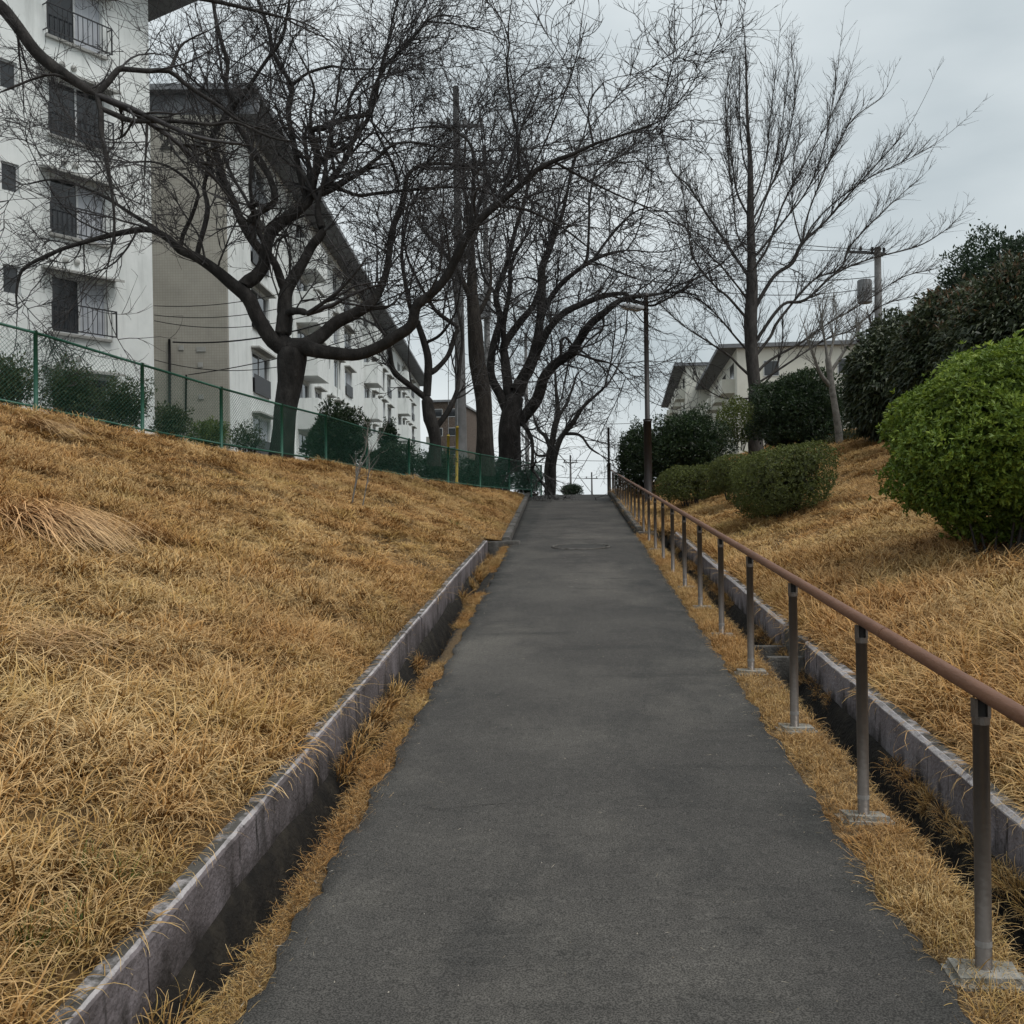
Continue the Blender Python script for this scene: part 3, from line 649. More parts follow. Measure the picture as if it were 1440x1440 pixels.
# far cream blocks beyond the right-hand hedges
def far_block(label, px, py, d, W, L, Hh, ov):
    c = PX(px, py, d); dv = np.array([(888-720)/F, 1.0]); dv /= np.linalg.norm(dv); dx, dy = CF(dv[0], dv[1])
    zt_ = c[2]; mw = Matrix(((-dy*-1, dx, 0, c[0]), (-dx, dy, 0, c[1]), (0, 0, 1, zt_-Hh), (0, 0, 0, 1)))
    b = thing('apartment_block', label, 'building', mat=mw)     # local x to the right, y away from us
    bm = bmesh.new(); add_box(bm, .0, W, .0, L, -2, Hh); bm_obj('wall', bm, M['cream'], b)
    box_obj('roof_slab', M['soffit'], b, -ov, W+ov, -.5, L+.5, Hh+.002, Hh+.3)
    for f in range(4):
        z0 = Hh-1.2-2.8*f
        for k in range(5):
            y0 = 2+k*(L-5)/5
            bl = box_obj('balcony', M['cream'], b, -1.0, -.002, y0, y0+3.6, z0-2.0, z0-.9)
            box_obj('balcony_opening', M['glass'], b, -.03, -.004, y0+.3, y0+3.3, z0-.897, z0+.4)
        for k in range(2):
            x0 = W*(.18+.5*k); wd = box_obj('window', M['alu'], b, x0, x0+1.2, -.05, -.002, z0-1.0, z0+.2)
            box_obj('pane', M['glass'], wd, x0+.06, x0+1.14, -.056, -.051, z0-.94, z0+.14)
    return b
far_block('cream apartment block with dark eave beside the big bare tree, partly behind hedge', 1036, 490, 78, 11, 40, 13, 1.4)
far_block('farther cream apartment block with narrow grey eave beyond the camellia hedge', 964, 515, 106, 11, 45, 14, 1.2)
bb = far_block('grey brown apartment block far behind the cherry trunk and yellow guards', 604, 566, 150, 4.0, 30, 13, .3)
for ch in bb.children:
    if ch.name.startswith('wall'): ch.data.materials[0] = M['log']

# ------------------------------------------------------------------ trees
def resample(P, step):
    """Catmull-Rom through control rows (x,y,z,r)"""
    P = np.asarray(P, float); Q = np.vstack([2*P[0]-P[1], P, 2*P[-1]-P[-2]]); out = []
    for i in range(1, len(Q)-2):
        n = max(2, int(np.linalg.norm(Q[i+1, :3]-Q[i, :3])/step)); t = np.linspace(0, 1, n, endpoint=False)[:, None]
        a, b, c, d = Q[i-1], Q[i], Q[i+1], Q[i+2]
        out.append(.5*((2*b)+(-a+c)*t+(2*a-5*b+4*c-d)*t**2+(-a+3*b-3*c+d)*t**3))
    out.append(Q[-2][None]); o = np.vstack(out); o[:, 3] = np.maximum(o[:, 3], .004); return o
def unit(v): return v/(np.linalg.norm(v, axis=-1, keepdims=True)+1e-9)
def grow(P0, D0, L, R, K, wig, up, r):
    """vectorised wandering chains"""
    n = len(P0); P = np.zeros((n, K, 3)); P[:, 0] = P0; D = D0.copy(); st = (L/(K-1))[:, None]
    curl = unit(r.normal(size=(n, 3)))*wig*(8/K)
    for k in range(1, K):
        D = unit(D+r.normal(size=(n, 3))*wig*.55+curl*.75+np.array([0, 0, up])/K)
        P[:, k] = P[:, k-1]+D*st
    return P, R[:, None]*np.linspace(1, .35, K)[None]
def spawn(P, Rr, per, lenf, radf, ang, r, t0=.15, up=0, rmin=.004, weight=None):
    """children along chains P (n,k,3)"""
    n, K = Rr.shape; tot = per.sum(); ci = np.repeat(np.arange(n), per)
    t = r.uniform(t0, 1, tot)*(K-1); i = np.minimum(t.astype(int), K-2); fr_ = (t-i)[:, None]
    p = P[ci, i]*(1-fr_)+P[ci, i+1]*fr_; tan = unit(P[ci, i+1]-P[ci, i]); rad = Rr[ci, i]*(1-fr_[:, 0])+Rr[ci, i+1]*fr_[:, 0]
    side = unit(np.cross(tan, unit(r.normal(size=(tot, 3))))); a = r.uniform(*ang, tot)[:, None]
    D = unit(tan*np.cos(a)+side*np.sin(a)+np.array([0, 0, up]))
    L = lenf(rad, tot, t/(K-1)); R = np.maximum(rad*radf, rmin)
    return p, D, L, R
def tree(name, label, d0, limbs, levels, bark, barktwig=None, seed=1, base_d=None, group=None, jit=.0, cat='tree', droop=0, step=.12):
    """limbs: list of (points [(px,py,rpx)...], depth change along the limb in metres)"""
    r = np.random.default_rng(seed); built = []; parts = []; sc = d0/F
    for li, (pts, dd) in enumerate(limbs):
        pts = np.array(pts, float)
        if li == 0: s = d0
        else:
            best = min(((np.hypot(q[0]-pts[0, 0], q[1]-pts[0, 1]), q[2]) for b in built for q in b), key=lambda q: q[0]); s = best[1]
        ln = np.concatenate([[0], np.cumsum(np.hypot(*np.diff(pts[:, :2], axis=0).T))]); ln /= ln[-1]
        dep = s+dd*ln
        built.append([(p[0], p[1], q) for p, q in zip(pts, dep)])
        ctl = np.array([[*PX(p[0], p[1], q), p[2]*q/F] for p, q in zip(pts, dep)])
        parts.append(resample(ctl, step))
    base = parts[0][0, :3].copy()
    t = thing(name, label, cat, base, group)
    arr = []
    for k, L_ in enumerate(parts):
        q = L_.copy(); nk = max(3, int(len(q)*step/(.35+2.5*q[:, 3].max()))+2); kx = np.linspace(0, 1, nk); sx_ = np.linspace(0, 1, len(q))
        wob = lambda: np.interp(sx_, kx, r.normal(size=nk).clip(-1.6, 1.6))
        q[:, :3] += np.stack([wob(), wob(), wob()*.3], 1)*q[:, 3:4]*.16; rr = q[:, 3]*(1+.08*wob())
        q[:, :3] -= base
        rr[-1] *= .5
        arr.append(tube_arrays(q[None, :, :3], rr[None], 10 if q[:, 3].max() > .06 else 6))
    v, f = join_arrays(arr[:1]); tr = link('trunk', fastmesh('trunk', v, f), bark, t)
    if len(arr) > 1:
        for a in arr[1:]: link('limb', fastmesh('limb', *a), bark, t)
    # procedural branching
    tw = []; cur = []
    lv = levels[0]
    for k, L_ in enumerate(parts):
        if k == 0 and not lv.get('trunk', False): continue
        seglen = np.linalg.norm(np.diff(L_[:, :3], axis=0), axis=1).sum(); n = int(seglen*lv['n']+r.uniform(0, 1))
        if n < 1: continue
        P, D, L, R = spawn(L_[None, :, :3], L_[None, :, 3], np.array([n]), lv['len'], lv['rf'], lv['ang'], r, lv.get('t0', .2), lv.get('up', .15), lv.get('rmin', .008))
        R = np.minimum(R, lv.get('rmax', .05))
        cur.append((P, D, L, R))
        # leaders carry the limb on
        e = L_[-1, :3]; td = unit(L_[-1, :3]-L_[-3, :3]); ne = lv.get('ends', 3)
        if ne: cur.append((np.repeat(e[None], ne, 0), unit(td[None]+r.normal(size=(ne, 3))*lv.get('endspread', .35)+np.array([0, 0, lv.get('up', .15)*.5])), lv['len'](np.full(ne, .03), ne, np.full(ne, .3))*1.1, np.full(ne, max(.008, L_[-1, 3]*.8))))
    P, D, L, R = [np.concatenate(x) for x in zip(*cur)]
    for i, lv in enumerate(levels):
        if i > 0:
            per = r.poisson(lv['n']*Lc).astype(int)
            P, D, L, R = spawn(Pc, Rc, per, lv['len'], lv['rf'], lv['ang'], r, lv.get('t0', .1), lv.get('up', .1), lv.get('rmin', .004))
        Pc, Rc = grow(P, D, L, R, lv.get('K', 6), lv.get('wig', .2), lv.get('grav', .1), r); Lc = L
        tw.append(tube_arrays(Pc-base, Rc, lv.get('sides', 4)))
    v, f = join_arrays(tw); tag(link('crown', fastmesh('crown', v, f), barktwig or (M['twig'] if bark is M['bark'] else bark), t), kind='stuff')
    return t, base
def U(a, b): return lambda rad, n, t: rng.uniform(a, b, n)
def cherry(n=1.0, s=1.0):
    return [dict(n=1.45*n, len=lambda rad, k, t: rng.uniform(1.1, 3.6, k)*s*np.where(rad > .07, .6, 1), rf=.40, rmax=.026*s, rmin=.013*s, ang=(.4, 1.15), up=.22, K=10, wig=.17, grav=.10, sides=4, ends=2),
            dict(n=2.7*n/s, len=lambda rad, k, t: rng.uniform(.5, 1.8, k)*s*(1.15-.5*t), rf=.62, rmin=.0100*s, ang=(.4, 1.1), up=.10, K=7, wig=.20, grav=.05, sides=3),
            dict(n=3.2*n/s, len=lambda rad, k, t: rng.uniform(.2, .9, k)*s, rf=.68, rmin=.0070*s, ang=(.4, 1.1), up=.05, K=5, wig=.24, sides=3),
            dict(n=2.2*n/s, len=lambda rad, k, t: rng.uniform(.10, .38, k)*s, rf=.8, rmin=.0058*s, ang=(.4, 1.2), up=.05, K=3, wig=.25, sides=3)]
def lp(s, r0, r1):
    """'x,y x,y ...' with radius easing from r0 to r1"""
    p = [tuple(map(float, q.split(','))) for q in s.split()]; n = len(p)
    return [(x, y, r0+(r1-r0)*(i/(n-1))) for i, (x, y) in enumerate(p)]
def lr(s): return [tuple(map(float, q.split(','))) for q in s.split()]
# T1 the big cherry behind the fence
T1 = [(lr('392,668,24 394,645,17.5 396,610,16 398,577,16 404,540,18 408,515,20 411,497,20 412,484,14'), 0),
 (lr('400,492,13 383,480,12 363,447,11 350,420,10.5 327,400,9.5 303,380,8.5 277,363,7.5 253,352,6.5 240,338,5.5 213,323,4.5 183,325,4 150,332,3.5 127,338,3.2 83,352,2.8 40,373,2.2 28,387,2 23,417,1.4 25,433,1'), -1.5),
 (lp('225,328 213,318 183,300 143,275 83,253 33,260', 4, 1), .5),
 (lp('277,360 280,347 288,320 292,290 287,263 293,233 287,200 283,180', 4.2, 2), .8),
 (lp('253,350 257,330 267,310 277,283 277,267 247,240 217,228 180,228', 3.4, 1.1), -.8),
 (lr('349,420,9 343,402,9 360,390,9 372,373,8.5 374,357,8 380,330,7.5 397,313,7.5 423,293,7.5 440,277,7'), .6),
 (lp('432,284 427,267 420,240 415,213 410,187 405,160 410,130 410,120 397,97 383,70 380,50 373,27 363,0 350,-40', 5.2, 2), .6),
 (lp('410,120 433,103 467,93 487,97 533,97', 2.6, 1.2), .5),
 (lp('440,277 440,267 443,247 448,227 440,200 438,183 453,180 483,167 507,163 520,157 527,140 533,110', 6, 2.6), -.6),
 (lp('487,163 493,137 503,117 517,103', 2.6, 1.3), .3), (lp('438,183 437,157 442,127 433,100 418,72', 2.6, 1.3), -.3),
 (lp('447,230 473,213 493,203 507,183 520,160 524,130 545,90 575,60 600,30', 4, 1.8), .8),
 (lp('440,277 467,267 493,250 517,233 537,217 553,203 580,200', 3.6, 1.8), -1.0),
 (lp('450,262 480,267 503,275 530,272 567,268 600,265 633,263 670,267 720,283', 3.2, 1.3), 1.0),
 (lr('404,490,12 397,477,11 398,450,10.5 398,427,9.5 402,407,8.8 413,390,7.8 427,367,6.8 440,343,6.6 453,327,6.2 447,303,5 447,283,4.5'), .2),
 (lp('402,407 397,400 387,373 380,360 376,352', 7, 4.5), -.3), (lr('400,441,6 412,437,5.5 424,438,5.2 432,441,5'), -.6),
 (lp('374,358 357,340 340,313 327,283 315,253 308,227 300,197 303,183 320,163 330,147 320,130 317,110 320,90 307,43 300,0 296,-40', 6.2, 2.2), -.9),
 (lp('356,338 353,307 367,297 383,287 387,273 380,250 367,227 353,207 337,180 327,163', 5.2, 3.2), .8),
 (lp('330,147 340,137 353,117 373,87 397,53 403,23 410,-20', 3.4, 1.8), -.4),
 (lr('414,490,14 430,488,12 447,493,10 473,497,9.2 503,498,8.8 533,487,8.8 557,473,8.4 580,457,8 587,430,7.6 607,413,6.8 627,390,6.2 643,357,6.2 657,330,5.8 670,313,5.2 700,287,4.6 731,260,4 756,238,3.6 780,226,3.2 805,217,2.8 835,203,2.3 866,193,1.9 896,183,1.6 927,171,1.1'), -2.5),
 (lp('657,330 662,320 665,267 667,233 660,200 633,180', 3.6, 1.8), .4), (lp('731,258 730,245 727,190 719,153 713,92 716,61 707,30', 3, .9), .3),
 (lp('780,228 820,250 870,275 920,295', 2, .9), .8), (lp('700,290 740,295 790,320 830,350', 2.4, 1), .8), (lp('835,205 828,170 830,140 850,115', 1.8, .8), .2),
 (lr('420,488,12 433,483,11 453,470,9.5 473,453,9 500,440,8.2 523,423,7.2 540,390,5.2 547,357,4.8 553,320,4.5 563,293,4.2 570,260,3.6 573,247,3.2 590,233,2.6 617,230,2.3 653,233,1.9 690,240,1.4'), 1.6),
 (lp('562,262 550,227 540,207 527,180 523,160 540,120', 2.6, 1.4), -.4), (lp('500,440 520,435 545,432 560,420', 3, 1.5), .5)]
tree('cherry_tree', 'thick dark cherry tree with spreading bare limbs just behind the fence', 22.0, T1, cherry(1.32), M['bark'], seed=11)
# T0 limbs reaching in from a tree beside the frame
T0 = [(lr('-190,600,26 -185,500,22 -170,400,19 -150,300,17 -120,180,15 -95,90,14 -70,40,13'), 0),
 (lr('-90,75,11 -60,20,10 -30,-5,9.5 0,7,9 20,30,8.6 50,72,8.2 80,97,7.6 110,117,6.8 135,133,6.2'), .6),
 (lp('135,133 142,157 142,180 148,213 155,253 160,300 159,337 150,380', 4.4, 1.1), -.3),
 (lr('136,133,5 153,115,5 165,100,4.4 173,97,3.8 207,100,3.6 238,100,3.4 260,117,3 283,133,2.8 310,150,2.4 328,165,2 350,176,1.6 385,185,1.2'), .9),
 (lp('238,100 253,67 268,55 300,40', 2.4, 1), .4),
 (lr('142,152,3.8 167,163,3.8 187,170,3.4 233,170,3.2 267,172,2.8 300,175,2.4 333,172,2 380,193,1.6 420,200,1'), .6),
 (lp('187,170 175,190 160,197', 2, 1.2), .2), (lp('207,175 205,210 203,250', 2, 1), -.2),
 (lp('110,117 77,105 50,110 0,130', 2.6, 1.6), -.5), (lp('-60,20 0,-10 80,-25 160,-20 260,-6 330,8 400,25', 6, 2), 1.2)]
tree('cherry_tree', 'near cherry tree whose mossy limb hangs across the white apartment block', 15.0, T0, [dict(l, n=l['n']*.9) for l in cherry(1.1, .75)], M['bark'], seed=5)
# T2 slim forked tree
T2 = [(lr('610,655,12 610,633,10 610,603,9 603,577,8 598,557,7'), 0), (lp('598,560 573,540 553,520 547,493 540,470', 5, 2.6), -.6),
 (lp('600,557 603,513 597,483 587,453 580,443 570,400 565,350 575,300', 6, 1.8), .4), (lp('604,523 612,520 630,500 640,470 643,460 618,442 603,423 578,375 569,347', 4.6, 1.6), .5),
 (lp('614,600 630,577 643,547 647,507 650,470 640,420', 4.6, 1.6), .8), (lp('597,483 620,470 640,440 648,400', 2.4, 1.2), -.6)]
tree('cherry_tree', 'slim forked bare tree beside the yellow guards behind the fence', 29.0, T2, cherry(1.3, 1.1), M['bark'], seed=21)
# T3a vine-clad leaning trunk, T3 multi-stemmed cherry
T3a = [(lr('682,668,17 682,645,15 681,600,13 677,545,13 669,480,11 664,420,8 662,350,5.5 660,300,4'), 0), (lp('666,430 645,385 620,350 600,330 585,300', 4.5, 1.6), -.8),
 (lp('650,370 668,330 672,290 690,250', 4.5, 1.4), .8), (lp('660,460 680,430 690,400 688,350', 4, 1.6), .6), (lp('660,300 652,250 655,190', 3.5, 1.2), 0)]
tree('cherry_tree', 'leaning vine clad trunk next to the concrete utility pole', 32.5, T3a, cherry(1.2, 1.15), M['ivy_bark'], M['twig'], seed=31)
T3 = [(lr('719,660,22 719,640,18 716,607,17 720,576,14 724,552,12'), 0),
 (lr('728,596,9 737,586,8.4 756,561,8.4 765,533,8.2 780,512,7.6 802,497,7 814,478,6.2 829,457,5.4 847,442,4.6 872,423,3.6 896,417,3 927,414,2'), -2.0),
 (lp('788,506 789,500 789,481 795,474 804,484', 2.6, 2), -.1), (lp('872,423 887,423 915,430 933,423 954,411 973,396 985,384', 2.4, .9), -.6), (lp('847,444 849,452 847,463 829,478 810,500', 2.2, 1), -.3),
 (lp('810,497 835,505 860,512 880,530', 2.2, .9), -.6),
 (lr('726,556,9 731,546,8.4 750,506,7.2 762,481,5.8 774,460,5.2 795,439,4.6 823,426,4 850,416,3.6 878,413,3 887,420,2.4'), -.8),
 (lr('727,550,9 731,540,8.4 750,500,7.2 759,454,6.4 762,411,5.8 762,378,5.2 774,347,4.4 786,316,3.4 792,295,2.8 800,260,2'), .9),
 (lp('760,452 768,430 786,402 811,381 835,365 860,356 881,352', 5.2, 1.4), -.7), (lp('820,374 826,362 829,301 829,277 840,240 870,220', 2.4, 1), .4), (lp('835,365 860,330 890,300 920,290', 2.2, .9), -.5),
 (lr('720,565,8 713,546,7.4 710,503,6.4 710,485,5.8 731,454,4.8 750,430,3.8 759,405,3'), 1.2),
 (lp('718,590 705,560 691,527 695,485 704,448 698,414 713,371 722,332 735,290 745,250', 7.4, 2), .8), (lp('710,500 708,460 716,410 719,372 740,330', 5, 1.8), -.8),
 (lp('698,414 680,390 672,350', 3, 1.3), .4), (lp('732,590 747,616 749,660', 3.2, 2.4), -.8)]
tree('cherry_tree', 'multi stemmed cherry tree leaning over the top of the path', 34.5, T3, cherry(1.34, 1.2), M['bark'], seed=41)
# T4 small twin-stem tree beyond the crest
T4 = [(lr('772,700,7 773,680,6 771,662,5.4 774,631,5 780,601,4.4 785,582,3.6 782,545,2.4 780,520,1.6'), 0),
 (lp('776,698 780,647 789,616 805,595 820,573 832,561 850,545', 5.4, 1.8), -1), (lp('774,631 765,612 758,606 750,585', 3, 1.5), .8), (lp('792,610 815,612 830,630 845,640', 2.4, 1), -.4), (lp('783,590 800,560 810,530', 2.6, 1.2), .8), (lp('774,640 755,640 748,625', 2, 1), .6)]
tree('bare_tree', 'small twin stemmed bare tree standing beyond the crest of the path', 47.0, T4, [dict(l, n=l['n']*1.05, trunk=True) for l in cherry(1.0, 1.15)], M['bark'], seed=51)
# T5 tall upright tree on the right-hand bank
T5 = [(lr('1066,648,15 1065,635,13 1061,560,11 1058,480,10 1057,420,9 1056,350,7.6 1056,300,6 1055,240,4.6 1052,190,3 1050,120,2 1048,62,1'), 0),
 (lp('1055,455 1051,449 1022,416 1007,404 976,364 967,315 960,270', 4.2, 1.2), -.6), (lp('1054,392 1050,385 1028,352 995,303 967,260 946,242 934,200', 4.8, 1), .6),
 (lp('1054,424 1050,419 1028,391 1013,373 976,339 955,300', 3.6, 1), -1.2), (lp('1054,360 1053,355 1037,330 1031,275 1022,193 1028,101', 3.2, .9), -.8), (lp('1056,310 1037,272 1030,230 1020,150 1024,110', 3, .9), .8),
 (lr('1060,436,6 1065,428,5.6 1089,388,5 1114,370,4.6 1128,342,4.2 1160,312,2.8 1206,260,2 1251,211,1.4 1273,187,.9'), -1.0),
 (lp('1128,342 1135,306 1154,254 1175,211 1199,168 1236,140 1248,122', 2.8, .8), .8), (lp('1130,340 1144,315 1175,284 1221,251 1267,229 1306,208', 2.6, .8), -.8), (lp('1127,342 1118,310 1114,280 1116,230 1125,190', 2.2, .8), .4),
 (lp('1058,384 1062,376 1080,346 1096,300 1102,284 1120,251 1144,208 1169,162 1190,118', 4.2, .8), 1.0), (lp('1058,362 1067,355 1099,315 1132,272 1154,223 1170,150 1178,100', 3.6, .8), -1.2),
 (lp('1058,310 1062,303 1077,275 1096,236 1110,187 1118,132 1113,70', 3.2, .8), .6), (lp('1057,285 1068,262 1078,220 1084,160 1092,95', 2.6, .8), -.6), (lp('1055,250 1045,220 1040,160 1040,90', 2.4, .8), .5), (lp('1057,330 1070,300 1085,250 1100,170 1108,110', 2.6, .8), 1.0),
 (lr('1060,486,5.4 1071,468,4.6 1102,428,4.2 1132,422,3.6 1175,385,2.8 1224,364,2.2 1291,346,1.6 1334,321,1'), -.8),
 (lp('1062,500 1083,474 1096,449 1144,394 1181,379 1196,346 1239,300 1288,255', 4.6, .9), .8), (lp('1063,525 1085,505 1129,480 1169,452 1206,431 1267,391 1312,379', 4, .9), 1.2), (lp('1064,540 1110,510 1160,478 1200,462 1240,430 1290,415', 3.4, .8), -.6),
 (lp('1056,530 1040,515 1025,500 995,480 960,457 930,430', 3.8, .9), -.8), (lp('1057,500 1035,475 1005,440 980,420 950,405', 3.4, .9), .8), (lp('1062,560 1020,560 990,545 960,520', 2.4, .8), -.6),
 (lp('1066,548 1090,520 1100,480 1100,450', 3, 1.2), .4)]
up_lv = [dict(n=7.0, trunk=True, t0=.22, len=lambda rad, k, t: rng.uniform(.7, 2.6, k)*(1.1-.8*t), rf=.40, rmax=.0135, rmin=.0085, ang=(.2, .6), up=.30, K=6, wig=.03, grav=.25, sides=4, ends=1, endspread=.08),
         dict(n=3.3, len=lambda rad, k, t: rng.uniform(.3, 1.1, k)*(1.15-.75*t), rf=.6, rmin=.0070, ang=(.4, .9), up=.15, K=4, wig=.05, grav=.1, sides=3),
         dict(n=1.8, len=lambda rad, k, t: rng.uniform(.10, .30, k), rf=.7, rmin=.0058, ang=(.4, .95), up=.05, K=3, wig=.1, sides=3)]
T5 = [([(x, y, q*.86) for x, y, q in T5[0][0]], 0)]+[([(x, y, q*.55) for x, y, q in p], dd) for p, dd in T5[1:]]
tree('bare_tree', 'tall upright bare tree with fanned branches on the right bank behind clipped hedge', 33.0, T5, up_lv, M['bark_grey'], seed=61)
# slim pale pollarded tree beside it
T6 = [(lr('1182,636,6 1178,600,5 1172,560,4.6 1166,520,4.2 1163,500,3.6'), 0), (lp('1170,545 1155,528 1148,510 1140,490', 3, 1.2), -.3), (lp('1167,525 1180,505 1190,490 1205,470', 2.8, 1), .3), (lp('1164,505 1160,480 1155,455', 2.4, 1), 0), (lp('1165,510 1172,480 1176,455', 2.2, 1), .3)]
t6_lv = [dict(n=9, len=U(.3, 1.1), rf=.4, rmax=.016, rmin=.007, ang=(.3, .9), up=.6, K=5, wig=.1, grav=.5, sides=4, t0=.4, ends=4), dict(n=6, len=U(.15, .5), rf=.6, rmin=.005, ang=(.4, .9), up=.3, K=4, wig=.15, grav=.2, sides=3), dict(n=6, len=U(.08, .2), rf=.6, rmin=.0045, ang=(.4, 1), up=.2, K=3, wig=.15, sides=3)]
tree('pollarded_tree', 'slim pale trunked tree with bristling shoots before the dark hedge', 27.0, T6, t6_lv, M['bark_pale'], seed=71)
T7 = [(lr('1238,560,3 1236,530,2.6 1234,500,2.2 1230,470,1.8'), 0), (lp('1236,530 1250,500 1262,475', 2, 1), 0), (lp('1235,520 1215,500 1205,470', 2, 1), 0)]
tree('bare_tree', 'thin reddish twiggy tree in front of the far transformer pole', 36.0, T7, [dict(l, n=l['n']*1.3, trunk=True) for l in t6_lv], M['bark_grey'], seed=72)

# ------------------------------------------------------------------ foliage
def leaves(P, D, Lf, Wf, r, fold=.25, bend=0.0):
    """one folded four-vertex leaf (two triangles) or bent six-vertex leaf per row"""
    n = len(P); D = unit(D); s = unit(np.cross(D, unit(r.normal(size=(n, 3))))); u = np.cross(s, D)
    L = Lf[:, None]; W = Wf[:, None]
    if not bend:
        V = np.stack([P, P+D*L*.45+s*W*.5+u*W*fold, P+D*L, P+D*L*.45-s*W*.5+u*W*fold], 1).reshape(-1, 3)
        i = np.arange(n)[:, None]*4; Fc = np.concatenate([i+[0, 1, 2], i+[0, 2, 3]]); k = 4
    else:
        dn = np.array([0, 0, -1.0]); m = P+D*L*.5; D2 = unit(D+dn*bend); tip = m+D2*L*.5
        V = np.stack([P, P+D*L*.25+s*W*.45, m+s*W*.5, tip, m-s*W*.5, P+D*L*.25-s*W*.45], 1).reshape(-1, 3)
        i = np.arange(n)[:, None]*6; Fc = np.concatenate([i+[0, 1, 5], i+[1, 2, 4], i+[1, 4, 5], i+[2, 3, 4]]); k = 6
    return V, Fc, k
def blob(n, r, lump, seed, flat=1.0, thick=.3):
    """points in the outer shell of a lumpy ball, returns unit positions and outward directions"""
    d = unit(r.normal(size=(n, 3))); q = np.random.default_rng(seed); nl = 46; a = unit(q.normal(size=(nl, 3))); hgt = q.uniform(.35, 1, nl)
    dots = np.maximum(d @ a.T, 0)**26; R = 1-lump+lump*1.6*np.minimum(1, (dots*hgt).max(1)+.1)
    sq = np.abs(d)**flat; sp = np.sign(d)*sq; sp = sp/np.max([np.linalg.norm(sp, axis=1)], axis=0)[:, None] if flat == 1 else sp*1.0
    rad = (1-thick*r.uniform(0, 1, n)**1.7)*R*np.where(r.uniform(size=n) < .08, r.uniform(1, 1.15, n), 1)
    return sp*rad[:, None], d, rad
def bush(name, label, cat, box, d, m, n, leaf, lump=.12, depth=None, whorl=0, flat=1.0, bend=0, stems=0, core=True, seed=0, group=None, skew=0.0, top_m=None, thick=.3, trunk=None, base_z=None):
    """box in photo pixels (x0,x1,ytop,ybottom) at camera distance d"""
    r = np.random.default_rng(seed+100); x0, x1, y0, y1 = box
    c = PX((x0+x1)/2, (y0+y1)/2, d); rx = (x1-x0)/2*d/F; rz = (y1-y0)/2*d/F; ry = depth or rx
    base = PX((x0+x1)/2, y1, d) if base_z is None else np.array([c[0], c[1], base_z])
    t = thing(name, label, cat, base, group)
    A = np.array([[_r0[0], _f0[0], 0], [_r0[1], _f0[1], 0], [0, 0, 1.0]])
    def place(q):
        w_ = q*np.array([rx, ry, rz]); w_[:, 2] += skew*w_[:, 0]; return (w_ @ A.T)+c-base
    def ldir(dr, up, rnd): return unit((dr/np.array([rx, ry, rz])*min(rx, rz)) @ A.T+np.array([0, 0, up])+r.normal(size=dr.shape)*rnd)
    if whorl:
        q, dr, rad = blob(n//whorl, r, lump, seed, flat, thick); P = np.repeat(place(q), whorl, 0); dr = np.repeat(dr, whorl, 0)
        D = ldir(dr, .35, .15); az = unit(np.cross(D, unit(r.normal(size=D.shape)))); D = unit(D*.55+az*.9); rnd = np.repeat(r.uniform(0, 1, n//whorl), whorl)*.6+r.uniform(0, .4, len(P))
        rnd = np.clip(rnd*.75+.25*np.repeat((q[:, 2]*.5+.5), whorl), 0, 1); P = P+r.normal(size=P.shape)*.004  # higher leaves take lighter tones, light from above put into the colour
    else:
        q, dr, rad = blob(n, r, lump, seed, flat, thick); P = place(q); D = ldir(dr, .15, .8); rnd = np.clip(r.uniform(0, 1, n)*.8+.2*(q[:, 2]*.5+.5), 0, 1)  # random tone plus painted top light: upper leaves lighter, lower ones darker
        if bend: D = ldir(dr, -.1, .55)
    k_ = len(P); Lf = leaf*r.uniform(.6, 1.25, k_); Wf = Lf*r.uniform(.36, .5, k_)*(.5 if bend else 1)
    V, Fc, kk = leaves(P, D, Lf, Wf, r, bend=bend)
    fo_ = tag(link('foliage', fastmesh('foliage', V, Fc, False, {'rnd': np.repeat(rnd, kk)}), m, t), kind='stuff')
    if core:
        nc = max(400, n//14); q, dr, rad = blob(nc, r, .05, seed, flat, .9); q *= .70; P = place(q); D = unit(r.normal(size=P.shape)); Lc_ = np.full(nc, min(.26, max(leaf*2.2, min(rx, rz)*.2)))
        V, Fc, kk = leaves(P, D, Lc_, Lc_*.7, r); tag(link('inner_foliage', fastmesh('inner_foliage', V, Fc, False, {'rnd': np.repeat(r.uniform(0, .35, nc), kk)}), m, t), kind='stuff')  # oversized filler leaves in the darkest tones, inner shade put into their colour
    if top_m:
        sel = max(150, n//30); q, dr, rad = blob(sel*3, r, lump, seed, flat, .05); q = q[q[:, 2] > .35][:sel]; P = place(q*1.02); D = unit(np.array([0, 0, 1.0])+r.normal(size=P.shape)*.6); Lf = leaf*r.uniform(.5, 1, len(P))
        V, Fc, kk = leaves(P, D, Lf, Lf*.3, r); tag(link('young_shoots', fastmesh('young_shoots', V, Fc, False, {'rnd': np.repeat(r.uniform(0, 1, len(P)), kk)}), top_m, t), kind='stuff')
    if stems:
        qq = place(unit(r.normal(size=(stems, 3)))*np.array([.75, .7, .25])); st = np.stack([np.stack([qq[:, 0]*.35, qq[:, 1]*.35, np.full(stems, -.12)], 1), qq*[.6, .6, .5]+r.normal(size=qq.shape)*.03, qq], 1)
        v, f = tube_arrays(st, np.linspace(1, .4, 3)[None]*np.full((stems, 1), max(.008, rx*.014)), 4); tag(link('stems', fastmesh('stems', v, f), M['bark_grey'], t), kind='stuff')
    for (pa, pb, rr) in (trunk or []):
        a, b_ = PX(*pa)-base, PX(*pb)-base; mid = (a+b_)/2+r.normal(size=3)*rr*.6
        tube_obj('trunk', M['bark'], t, [a-[0, 0, .15], a*.6+mid*.4, mid, b_], [rr*1.25, rr*1.02, rr*.95, rr*.7], 8)
    return t
